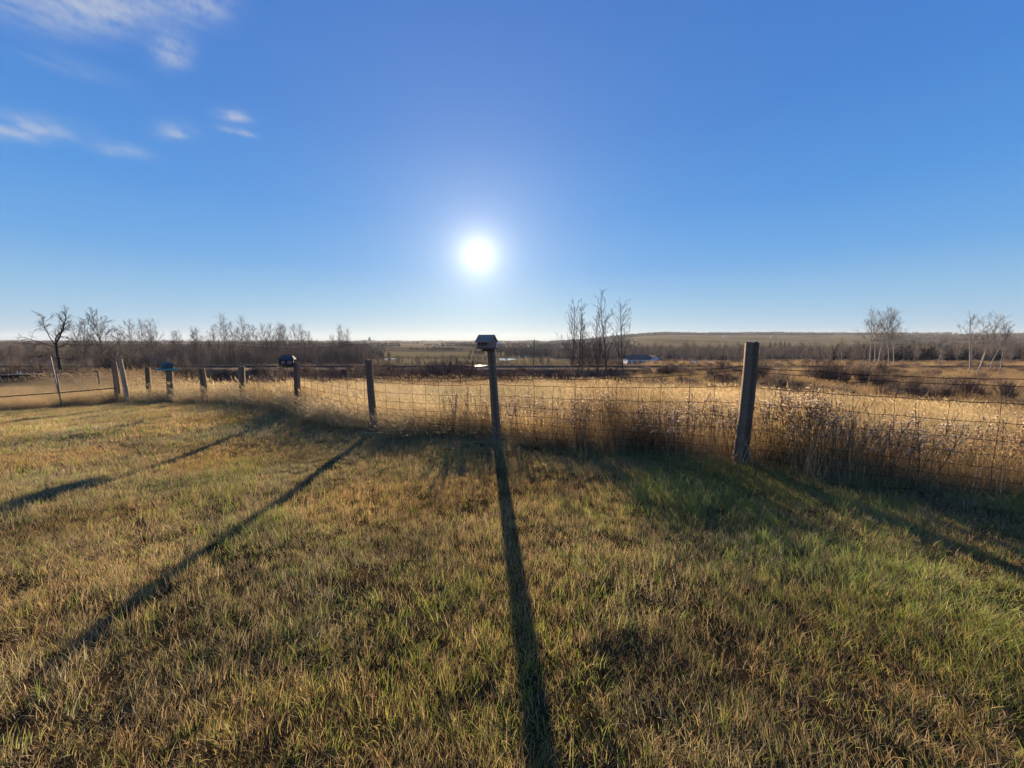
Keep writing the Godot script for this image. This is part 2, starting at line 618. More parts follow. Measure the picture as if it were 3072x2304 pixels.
	for k in meshes.size():
		scatter("dry_stems", meshes[k], M.straw, tr[k], cl[k], root)

# ---------------------------------------------------------------- near fence
func post_mesh(base: Vector3, top: Vector3, radius: float, seed_: int, square := 0.0) -> ArrayMesh:
	# an old wooden post with drying checks, an uneven girth and a sawn top
	rng.seed = seed_
	var m := MB.new()
	var sides := 22
	var rows := 15
	var girth := []
	for s in sides:
		var a := TAU * s / sides
		var sq := 1.0 / maxf(absf(cos(a)), absf(sin(a)))
		girth.append(lerpf(1.0, minf(sq, 1.3), square) * rng.randf_range(0.95, 1.04))
	for k in 4:
		girth[rng.randi() % sides] *= rng.randf_range(0.72, 0.86)
	var dirn := (top - base)
	var bend := Vector3(rng.randfn(), 0, rng.randfn()) * 0.012
	var cols := [lin(0.37, 0.275, 0.195), lin(0.29, 0.21, 0.145), lin(0.45, 0.345, 0.255), lin(0.23, 0.165, 0.11)]
	var sc := []
	for s in sides:
		sc.append(vary(cols[rng.randi() % 4], 0.15))
	var start := -0.35 / dirn.length()
	for q in rows:
		var f := lerpf(start, 1.0, float(q) / (rows - 1))
		var cpos := base + dirn * f + bend * sin(f * PI)
		for s in sides:
			var a := TAU * s / sides + f * 0.12
			var rad: float = radius * girth[s] * (1.06 - 0.1 * f) * (1.0 + n_bump.get_noise_3d(s * 30.0, f * 130.0, seed_) * 0.07)
			if q == rows - 1:
				cpos.y = top.y + n_bump.get_noise_2d(s * 40.0, seed_ * 3.0) * 0.022
			m.v.append(cpos + Vector3(cos(a), 0, sin(a)) * rad)
			m.n.append(Vector3(cos(a), 0, sin(a)))
			m.c.append(sc[s])
	for q in rows - 1:
		for s in sides:
			var a := q * sides + s
			var b := q * sides + (s + 1) % sides
			m.i.append(a); m.i.append(b + sides); m.i.append(a + sides)
			m.i.append(a); m.i.append(b); m.i.append(b + sides)
	var cap := (rows - 1) * sides
	var mid := top + Vector3(0, 0.006, 0)
	for s in sides:
		m.tri(mid, m.v[cap + s], m.v[cap + (s + 1) % sides], lin(0.21, 0.18, 0.14))
	return m.done()

func wire(pts: PackedVector3Array, r: float, sides := 4) -> ArrayMesh:
	var m := MB.new()
	var rad := PackedFloat32Array()
	for p in pts:
		rad.append(r)
	m.tube(pts, rad, sides, lin(1, 1, 1), true)
	return m.done()

func build_fence() -> void:
	var f := thing("wire_fence", "rusty page wire fence on old round wooden posts round the lawn", "fence")
	# base, top, radius, squareness
	var posts := [
		[Vector3(-15.3, -0.95, -14.72), Vector3(-15.3, 0.7, -14.72), 0.09, 0.0],
		[Vector3(-13.37, -0.74, -14.0), Vector3(-13.34, 0.53, -14.0), 0.075, 0.0],
		[Vector3(-11.68, -0.6, -13.0), Vector3(-11.65, 0.49, -13.0), 0.09, 0.0],
		[Vector3(-9.75, -0.45, -12.0), Vector3(-9.74, 0.64, -12.0), 0.085, 0.0],
		[Vector3(-7.04, -0.2, -10.0), Vector3(-7.07, 0.83, -10.0), 0.075, 0.0],
		[Vector3(-4.47, 0.0, -7.9), Vector3(-4.44, 1.05, -7.9), 0.06, 0.0],
		[Vector3(-2.26, 0.0, -6.2), Vector3(-2.32, 1.19, -6.2), 0.056, 0.1],
		[Vector3(-0.22, 0.0, -5.5), Vector3(-0.3, 1.38, -5.5), 0.06, 0.15],
		[Vector3(2.68, 0.0, -4.4), Vector3(2.74, 1.48, -4.4), 0.07, 0.4],
		[Vector3(5.25, 0.0, -2.8), Vector3(5.28, 1.42, -2.8), 0.08, 0.0],
		[Vector3(7.8, 0.0, -1.2), Vector3(7.77, 1.4, -1.2), 0.08, 0.0]]
	for k in posts.size():
		part("post", post_mesh(posts[k][0], posts[k][1], posts[k][2], 900 + k, posts[k][3]), M.wood, f)
	var cells := [5, 6, 8, 10, 10, 10, 9, 11, 9, 8]
	var hs := [0.94, 0.76, 0.6, 0.46, 0.34, 0.23, 0.13]
	# page wire height scale at each post
	var sc := [0.92, 0.92, 0.92, 0.92, 0.93, 0.93, 0.88, 0.92, 1.03, 1.03, 1.03]
	var back := Vector3(0, 0, -0.085)
	var knots := []    # [position at height 0, height scale]
	rng.seed = 31
	for k in posts.size() - 1:
		for c in cells[k]:
			var t = float(c) / cells[k]
			var p: Vector3 = posts[k][0].lerp(posts[k + 1][0], t)
			var hh := lerpf(sc[k], sc[k + 1], t) * (1.0 - 0.03 * sin(t * PI))
			var side: Vector3 = Vector3(0.02, 0, -1.0) * lerpf(posts[k][2], posts[k + 1][2], t) * (1.0 if t < 0.02 or t > 0.98 else 0.9)
			knots.append([p + side, hh, c > 0])
	for w in hs.size():
		var pts := PackedVector3Array()
		for k in knots.size():
			var p: Vector3 = knots[k][0]
			pts.append(p + Vector3(0, hs[w] * knots[k][1] + rng.randf_range(-0.007, 0.007), rng.randf_range(-0.008, 0.008)))
			if k < knots.size() - 1:
				var q: Vector3 = (knots[k][0] + knots[k + 1][0]) * 0.5
				pts.append(q + Vector3(0, hs[w] * (knots[k][1] + knots[k + 1][1]) * 0.5 - 0.006 + rng.randf_range(-0.004, 0.004), 0))
		part("line_wire", wire(pts, 0.0026 if w > 0 else 0.0032), M.rust, f)
	# two barbed strands above
	var top_h := [[1.1, 1.0], [1.1, 1.0], [1.08, 0.98], [1.04, 0.97], [1.0, 0.95], [0.98, 0.93], [0.95, 0.9], [1.0, 0.95], [1.2, 1.15], [1.2, 1.14], [1.2, 1.14]]
	for w in 2:
		var bw := MB.new()
		var pts := PackedVector3Array()
		for k in posts.size() - 1:
			for c in 24:
				var t := c / 24.0
				var p: Vector3 = posts[k][0].lerp(posts[k + 1][0], t) + Vector3(0, 0, -posts[k][2])
				var hh: float = lerpf(top_h[k][w], top_h[k + 1][w], t) - 0.05 * sin(t * PI) + rng.randf_range(-0.006, 0.006)
				pts.append(p + Vector3(0, hh, 0))
				if c % 2 == 1:
					for e in 2:
						var aa := rng.randf() * PI
						var dv := Vector3(0.3, cos(aa), sin(aa)).normalized() * 0.014
						bw.tube(PackedVector3Array([p + Vector3(0, hh, 0) - dv, p + Vector3(0, hh, 0) + dv]), PackedFloat32Array([0.0018, 0.0018]), 3, lin(1, 1, 1))
		var rad := PackedFloat32Array()
		for p in pts:
			rad.append(0.0034)
		bw.tube(pts, rad, 4, lin(1, 1, 1))
		part("barbed_wire", bw.done(), M.rust, f)
	for k in knots.size():
		if not knots[k][2]:
			continue
		var pts := PackedVector3Array()
		var off := Vector3.ZERO
		for w in hs.size():
			pts.append(knots[k][0] + off + Vector3(0, hs[hs.size() - 1 - w] * knots[k][1], 0))
			off += Vector3(rng.randf_range(-0.012, 0.012), 0, 0)
		if rng.randf() < 0.75:
			pts.append(pts[pts.size() - 1] + Vector3(rng.randf_range(-0.06, 0.06), rng.randf_range(0.08, 0.15), rng.randf_range(-0.02, 0.02)))
		part("stay", wire(pts, 0.0026), M.rust, f)
	# the pale brace pole that leans on the corner post
	var br := post_mesh(Vector3(-14.6, -0.95, -14.4), Vector3(-14.82, 0.8, -14.5), 0.07, 955)
	var bo := part("brace_pole", br, M.pale_wood, f)
	bo.set_meta("label", "pale peeled brace pole leaning on the corner post")

func build_chain_link() -> void:
	var f := thing("chain_link_fence", "sagging chain-link fence with galvanised pipe posts and a rusty rail", "fence")
	var a := Vector3(-15.03, -0.86, -14.52)
	var b := Vector3(-18.62, -1.08, -13.6)
	var e := Vector3(-30.0, -1.1, -12.3)
	var pts := [a.lerp(b, 0.48), b, b.lerp(e, 0.24), b.lerp(e, 0.5), b.lerp(e, 0.75)]
	for k in pts.size():
		var p: Vector3 = pts[k]
		var m := MB.new()
		var lean := Vector3(-0.03, 0, 0.0)
		m.tube(PackedVector3Array([p - Vector3(0, 0.3, 0), p + lean + Vector3(0, 1.24, 0), p + lean + Vector3(0, 1.26, 0)]), PackedFloat32Array([0.024, 0.024, 0.014]), 10, lin(1, 1, 1), true)
		part("pipe_post", m.done(), M.galv, f)
	var runs := [[a, b], [b, e]]
	var mesh := MB.new()
	for rr in runs:
		var p0: Vector3 = rr[0]
		var p1: Vector3 = rr[1]
		var rail := MB.new()
		rail.tube(PackedVector3Array([p0 + Vector3(0, 0.57, 0.03), p0.lerp(p1, 0.5) + Vector3(0, 0.55, 0.03), p1 + Vector3(0, 0.56, 0.03)]), PackedFloat32Array([0.018, 0.018, 0.018]), 8, lin(1, 1, 1), true)
		part("middle_rail", rail.done(), M.rust, f)
		part("tension_wire", wire(PackedVector3Array([p0 + Vector3(0, 1.26, 0), p0.lerp(p1, 0.5) + Vector3(0, 1.17, 0), p1 + Vector3(0, 1.22, 0)]), 0.005), M.galv, f)
		# diamond mesh: two families of slanting wires
		var l := p0.distance_to(p1)
		var dir := (p1 - p0) / l
		var step := 0.085
		var n := int(l / step) + 14
		for fam in 2:
			for k in n:
				var s0 := -1.15 + k * step
				var s1 := s0 + 1.15
				var h0 := 0.06
				var h1 := 1.19
				if s0 < 0.0:
					h0 += (-s0) / 1.15 * 1.13
					s0 = 0.0
				if s1 > l:
					h1 -= (s1 - l) / 1.15 * 1.13
					s1 = l
				if s0 >= l or s1 <= 0.0 or h1 <= h0:
					continue
				if fam == 1:
					var q := s0
					s0 = l - s0
					s1 = l - s1
				var q0 := p0 + dir * s0 + Vector3(0, h0, 0.004 * fam)
				var q1 := p0 + dir * s1 + Vector3(0, h1, 0.004 * fam)
				mesh.tube(PackedVector3Array([q0, q1]), PackedFloat32Array([0.003, 0.003]), 3, lin(1, 1, 1))
	part("wire_mesh", mesh.done(), M.galv_dark, f).set_meta("kind", "stuff")
	var st := MB.new()
	st.tube(PackedVector3Array([Vector3(-18.55, -1.5, -15.6), Vector3(-18.75, 0.8, -15.6)]), PackedFloat32Array([0.022, 0.02]), 8, lin(1, 1, 1), true)
	st.tube(PackedVector3Array([Vector3(-18.75, 0.8, -15.6), Vector3(-18.76, 0.86, -15.6)]), PackedFloat32Array([0.032, 0.012]), 8, lin(1, 1, 1), true)
	var s := thing("steel_stake", "tall thin steel stake standing in the grass behind the chain-link fence", "stake", Vector3.ZERO)
	part("shaft", st.done(), M.galv, s)

# ---------------------------------------------------------------- bird houses
func wall(m: MB, pts: Array, thick: Vector3, col: Color) -> void:
	# a flat board: outline pts extruded by thick
	var n := pts.size()
	for k in range(1, n - 1):
		m.tri(pts[0], pts[k], pts[k + 1], col)
		m.tri(pts[0] + thick, pts[k + 1] + thick, pts[k] + thick, col)
	for k in n:
		var a: Vector3 = pts[k]
		var b: Vector3 = pts[(k + 1) % n]
		m.quad(a, a + thick, b + thick, b, col)

func build_bird_houses() -> void:
	# the barn-shaped one on the middle post; its long front faces the lawn
	var o := thing("birdhouse", "weathered reddish barn-shaped birdhouse on the post in front of the shining rails", "birdhouse", Vector3(-0.36, 1.385, -5.46))
	o.rotation.y = -0.49
	o.scale = Vector3.ONE * 0.9
	var wx := 0.125
	var wz := 0.085
	var wh := 0.105
	var wood := lin(0.52, 0.32, 0.26)
	var m := MB.new()
	m.box(Transform3D(Basis(), Vector3(0, 0.009, 0)), Vector3(0.3, 0.018, 0.22), lin(0.2, 0.13, 0.1), 0.004)
	part("floor_board", m.done(), M.wood, o)
	m = MB.new()
	m.box(Transform3D(Basis(), Vector3(0.03, -0.02, 0)), Vector3(0.17, 0.04, 0.1), lin(0.17, 0.12, 0.09), 0.004)
	part("mounting_block", m.done(), M.wood, o)
	for s in [1.0, -1.0]:
		m = MB.new()
		m.box(Transform3D(Basis(), Vector3(0, 0.018 + wh * 0.5, s * wz)), Vector3(wx * 2.0, wh, 0.012), wood, 0.002)
		part("side_wall", m.done(), M.wood, o)
		m = MB.new()
		var x: float = s * (wx - 0.004)
		wall(m, [Vector3(x, 0.018, -wz), Vector3(x, 0.018, wz), Vector3(x, 0.018 + wh, wz), Vector3(x, 0.018 + wh + 0.075, 0), Vector3(x, 0.018 + wh, -wz)], Vector3(0.01 * s, 0, 0), lin(0.48, 0.34, 0.31))
		part("gable_wall", m.done(), M.wood, o)
		m = MB.new()
		var eave := Vector3(0, 0.018 + wh - 0.022, s * (wz + 0.025))
		var ridge := Vector3(0, 0.018 + wh + 0.087, 0)
		var w := Vector3(wx + 0.022, 0, 0)
		wall(m, [ridge - w, ridge + w, eave + w, eave - w], Vector3(0, 0.011, 0.004 * s), lin(0.55, 0.42, 0.36))
		part("roof_board", m.done(), M.wood, o)
	for k in 3:
		m = MB.new()
		var c := Vector3(-0.07 + k * 0.055, 0.078, wz + 0.0065)
		for s in 12:
			var p := Vector3(cos(TAU * s / 12), sin(TAU * s / 12), 0) * 0.015
			var q := Vector3(cos(TAU * (s + 1) / 12), sin(TAU * (s + 1) / 12), 0) * 0.015
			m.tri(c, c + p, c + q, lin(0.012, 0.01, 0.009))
			m.quad(c + p, c + p * 1.25 + Vector3(0, 0, 0.003), c + q * 1.25 + Vector3(0, 0, 0.003), c + q, lin(0.16, 0.09, 0.07))
		part("entrance_hole", m.done(), M.wood, o)
		m = MB.new()
		m.tube(PackedVector3Array([Vector3(c.x, 0.05, wz), Vector3(c.x, 0.048, wz + 0.04)]), PackedFloat32Array([0.004, 0.004]), 6, lin(0.2, 0.14, 0.1), true)
		part("perch", m.done(), M.wood, o)
	# the little log cabin hung beside the top of the next but one post
	o = thing("birdhouse", "dark log cabin birdhouse with pale panels, bracketed to the side of its post", "birdhouse", Vector3(-4.63, 1.0, -7.9))
	o.rotation.y = 0.3
	o.scale = Vector3.ONE * 0.86
	var log_c := lin(0.1, 0.085, 0.08)
	m = MB.new()
	m.box(Transform3D(Basis(), Vector3(0, 0.075, 0)), Vector3(0.27, 0.13, 0.19), lin(0.16, 0.14, 0.135), 0.004)
	part("body", m.done(), M.wood, o)
	for k in 3:
		for sz in [1.0, -1.0]:
			m = MB.new()
			var lx := -0.135 + k * 0.135
			m.tube(PackedVector3Array([Vector3(lx, 0.0, sz * 0.1), Vector3(lx, 0.15, sz * 0.1)]), PackedFloat32Array([0.016, 0.014]), 7, log_c, true)
			part("corner_log", m.done(), M.wood, o)
	for k in 2:
		m = MB.new()
		m.box(Transform3D(Basis(), Vector3(-0.068 + k * 0.135, 0.07, 0.098)), Vector3(0.085, 0.075, 0.01), lin(0.4, 0.39, 0.4), 0.0)
		part("pale_panel", m.done(), M.wood, o)
	var roof_c := lin(0.15, 0.155, 0.175)
	var e4 := [Vector3(-0.175, 0.135, 0.135), Vector3(0.175, 0.135, 0.135), Vector3(0.175, 0.135, -0.135), Vector3(-0.175, 0.135, -0.135)]
	var k4 := [Vector3(-0.14, 0.2, 0.075), Vector3(0.14, 0.2, 0.075), Vector3(0.14, 0.2, -0.075), Vector3(-0.14, 0.2, -0.075)]
	var rg2 := [Vector3(-0.105, 0.235, 0), Vector3(0.105, 0.235, 0)]
	m = MB.new()
	for k in 4:
		m.quad(e4[k], k4[k], k4[(k + 1) % 4], e4[(k + 1) % 4], roof_c)
	m.quad(k4[0], rg2[0], rg2[1], k4[1], roof_c)
	m.quad(k4[2], rg2[1], rg2[0], k4[3], roof_c)
	m.tri(k4[1], rg2[1], k4[2], roof_c)
	m.tri(k4[3], rg2[0], k4[0], roof_c)
	m.quad(e4[0], e4[1], e4[2], e4[3], roof_c)
	part("roof", m.done(), M.wood, o)
	m = MB.new()
	m.tube(PackedVector3Array([Vector3(0, 0.012, 0), Vector3(0, -0.01, 0), Vector3(0, -0.055, 0)]), PackedFloat32Array([0.15, 0.14, 0.07]), 4, lin(0.15, 0.11, 0.095), true)
	part("tapered_base", m.done(), M.wood, o)
	m = MB.new()
	m.box(Transform3D(Basis(), Vector3(0.12, -0.015, 0)), Vector3(0.22, 0.03, 0.06), lin(0.14, 0.11, 0.09), 0.004)
	part("bracket", m.done(), M.wood, o)
	# the teal feeder house on a tray
	o = thing("birdhouse", "dark teal birdhouse with hipped roof on a wide turquoise tray", "birdhouse", Vector3(-11.72, 0.5, -13.0))
	o.rotation.y = -0.3
	var teal := lin(0.05, 0.2, 0.2)
	m = MB.new()
	m.box(Transform3D(Basis(), Vector3(0, 0.012, 0)), Vector3(0.52, 0.024, 0.4), teal, 0.005)
	part("tray", m.done(), M.paint, o)
	for s in [1.0, -1.0]:
		m = MB.new()
		m.box(Transform3D(Basis(), Vector3(0, 0.042, s * 0.195)), Vector3(0.54, 0.036, 0.014), lin(0.08, 0.3, 0.3), 0.003)
		part("tray_rim", m.done(), M.paint, o)
		m = MB.new()
		m.box(Transform3D(Basis(), Vector3(s * 0.262, 0.042, 0)), Vector3(0.014, 0.036, 0.374), lin(0.08, 0.3, 0.3), 0.003)
		part("tray_rim", m.done(), M.paint, o)
	m = MB.new()
	m.box(Transform3D(Basis(), Vector3(0.01, 0.1, 0)), Vector3(0.3, 0.15, 0.22), lin(0.035, 0.07, 0.085), 0.006)
	part("body", m.done(), M.paint, o)
	m = MB.new()
	var cn := [Vector3(-0.2, 0.165, 0.16), Vector3(0.22, 0.165, 0.16), Vector3(0.22, 0.165, -0.16), Vector3(-0.2, 0.165, -0.16)]
	var rg := [Vector3(-0.07, 0.275, 0), Vector3(0.09, 0.275, 0)]
	m.quad(cn[0], rg[0], rg[1], cn[1], lin(0.05, 0.07, 0.08)); m.quad(cn[2], rg[1], rg[0], cn[3], lin(0.05, 0.07, 0.08))
	m.tri(cn[1], rg[1], cn[2], lin(0.05, 0.07, 0.08)); m.tri(cn[3], rg[0], cn[0], lin(0.05, 0.07, 0.08))
	m.quad(cn[0], cn[1], cn[2], cn[3], lin(0.05, 0.07, 0.08))
	part("roof", m.done(), M.paint, o)
	m = MB.new()
	m.tube(PackedVector3Array([Vector3(0.01, 0.27, 0), Vector3(0.01, 0.3, 0), Vector3(0.01, 0.315, 0)]), PackedFloat32Array([0.018, 0.022, 0.005]), 8, lin(0.05, 0.07, 0.08), true)
	part("finial", m.done(), M.paint, o)
	for k in 2:
		m = MB.new()
		var c := Vector3(-0.07 + k * 0.14, 0.1, 0.112)
		for s in 10:
			var a0 := PI * s / 10
			var a1 := PI * (s + 1) / 10
			m.quad(c + Vector3(cos(a0), sin(a0), 0) * 0.032, c + Vector3(cos(a1), sin(a1), 0) * 0.032, c + Vector3(cos(a1), sin(a1), 0.1) * 0.048, c + Vector3(cos(a0), sin(a0), 0.1) * 0.048, lin(0.1, 0.3, 0.32))
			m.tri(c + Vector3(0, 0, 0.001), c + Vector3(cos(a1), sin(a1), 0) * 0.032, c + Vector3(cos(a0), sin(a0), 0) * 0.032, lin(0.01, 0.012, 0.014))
		part("arched_opening", m.done(), M.paint, o)

# ---------------------------------------------------------------- woody plants
func limb(m: MB, p: Vector3, dir: Vector3, length: float, r0: float, r1: float, wob: float, up: float, segs: int, sides: int, col: Color) -> PackedVector3Array:
	var pts := PackedVector3Array([p])
	var rad := PackedFloat32Array([r0])
	var d := dir.normalized()
	for k in segs:
		d = (d + Vector3(rng.randfn(), rng.randfn() * 0.5, rng.randfn()) * wob + Vector3(0, up, 0)).normalized()
		p += d * length / segs
		pts.append(p)
		rad.append(lerpf(r0, r1, (k + 1.0) / segs))
	m.tube(pts, rad, sides, col)
	return pts

func spread_dir(d: Vector3, angle: float) -> Vector3:
	var s := d.cross(Vector3(rng.randfn(), rng.randfn(), rng.randfn())).normalized()
	return d.rotated(s, angle)

# returns [trunk mesh, crown mesh]
func bare_tree(height: float, girth: float, first: float, n_limbs: int, spread: float, twigs: int, twig_r: float, bark: Color, twig_col: Color, seed_: int, buds := 0, wob := 0.06, twig_len := 0.22) -> Array:
	rng.seed = seed_
	var tm := MB.new()
	var cm := MB.new()
	var trunk := limb(tm, Vector3(0, -0.4, 0), Vector3(rng.randfn() * 0.04, 1, rng.randfn() * 0.04), height, girth, girth * 0.12, wob, 0.06, 14, 7, bark)
	for k in n_limbs:
		var f := lerpf(first, 0.97, (k + rng.randf() * 0.8) / n_limbs)
		var at := f * 14.0
		var p := trunk[int(at)].lerp(trunk[mini(int(at) + 1, 14)], at - int(at))
		var a := k * 2.4 + rng.randf() * 0.8
		var ang := spread * rng.randf_range(0.75, 1.25) * lerpf(1.0, 0.6, f)
		var d := Vector3(cos(a) * sin(ang), cos(ang), sin(a) * sin(ang))
		var l := height * lerpf(0.42, 0.1, (f - first) / (1.0 - first)) * rng.randf_range(0.7, 1.15)
		var lr := girth * (1.0 - f * 0.85) * 0.48
		var seg := limb(cm, p, d, l, lr, twig_r, 0.13, 0.09, 6, 5, bark.lerp(twig_col, 0.5))
		var nt := int(twigs * clampf(l / (height * 0.3), 0.35, 1.0))
		for q in nt:
			var g := rng.randf_range(0.2, 1.0)
			var ix := mini(int(g * 6.0), 5)
			var tp := seg[ix].lerp(seg[ix + 1], g * 6.0 - ix)
			var td := spread_dir((seg[ix + 1] - seg[ix]).normalized(), rng.randf_range(0.4, 0.95))
			var tl := height * twig_len * rng.randf_range(0.35, 1.0) * lerpf(1.0, 0.55, g)
			var tw := limb(cm, tp, td, tl, twig_r * 1.25, twig_r * 0.6, 0.12, 0.1, 3, 3, twig_col)
			for e in 3:
				var ep := tw[1].lerp(tw[3], rng.randf())
				limb(cm, ep, spread_dir(td, rng.randf_range(0.4, 0.8)), tl * rng.randf_range(0.25, 0.5), twig_r * 0.8, twig_r * 0.5, 0.08, 0.12, 1, 3, twig_col)
			for e in buds:
				var bp := tw[2].lerp(tw[3], rng.randf()) + Vector3(rng.randfn(), rng.randfn(), rng.randfn()) * 0.06
				var b1 := Vector3(rng.randfn(), rng.randfn(), rng.randfn()).normalized() * 0.05
				var b2 := b1.cross(Vector3(rng.randfn(), 1, rng.randfn())).normalized() * 0.04
				cm.tri(bp, bp + b1, bp + b2, twig_col)
	return [tm.done(), cm.done()]

func tree_proto(called: String, parts: Array, label: String, category: String, group: String) -> Node3D:
	var o := Node3D.new()
	o.name = called + "_proto"
	part("trunk", parts[0], M.bark, o)
	part("crown", parts[1], M.bark, o)
	tag(o, label, category, group)
	return o

func shrub_mesh(stems: int, height: float, spread: float, col: Color, seed_: int, tw := 0.008) -> Array:
	rng.seed = seed_
	var m := MB.new()
	var b := MB.new()
	for s in stems:
		var a := rng.randf() * TAU
		var ang := rng.randf() * spread
		var c := vary(col, 0.3)
		var l := height * rng.randf_range(0.55, 1.1)
		var st := limb(m if s % 2 == 0 else b, Vector3(cos(a), 0, sin(a)) * rng.randf() * 0.35 * height * 0.4 - Vector3(0, 0.1, 0), Vector3(cos(a) * sin(ang), cos(ang), sin(a) * sin(ang)), l, tw * 1.6, tw * 0.5, 0.1, 0.07, 4, 3, c)
		for q in 6:
			var g := rng.randf_range(0.3, 0.95) * 4.0
			var ix := int(g)
			var tp := st[ix].lerp(st[ix + 1], g - ix)
			limb(m if s % 2 == 0 else b, tp, spread_dir((st[ix + 1] - st[ix]).normalized(), rng.randf_range(0.25, 0.7)), l * rng.randf_range(0.12, 0.3), tw * 0.7, tw * 0.4, 0.12, 0.08, 2, 3, c)
	return [m.done(), b.done()]

func spruce_mesh(height: float, seed_: int) -> Array:
	rng.seed = seed_
	var t := MB.new()
	limb(t, Vector3(0, -0.3, 0), Vector3.UP, height * 0.98, height * 0.018, 0.02, 0.01, 0.1, 5, 6, lin(0.07, 0.05, 0.04))
	var m := MB.new()
	var tiers := 20
	for k in tiers:
		var f := float(k) / tiers
		var y := height * lerpf(0.1, 0.97, f)
		var rad := height * 0.22 * pow(1.0 - f, 0.85) + 0.08
		for s in 11:
			var a := rng.randf() * TAU
			var rr := rad * rng.randf_range(0.65, 1.15)
			var d := Vector3(cos(a), 0, sin(a))
			var side := Vector3(-d.z, 0, d.x) * rr * 0.28
			var c := vary(lin(0.03, 0.042, 0.024), 0.3)
			var tip := d * rr + Vector3(0, y - rr * 0.35, 0)
			var mid := d * rr * 0.55 + Vector3(0, y - rr * 0.12, 0)
			m.tri(Vector3(0, y + 0.1, 0), mid + side, tip, c)
			m.tri(Vector3(0, y + 0.1, 0), tip, mid - side, c)
			m.tri(mid, mid + side * 0.5 - Vector3(0, rr * 0.3, 0), tip, c)
	return [t.done(), m.done()]

func place_on(x: float, z: float) -> Vector3:
	return Vector3(x, land(x, z), z)

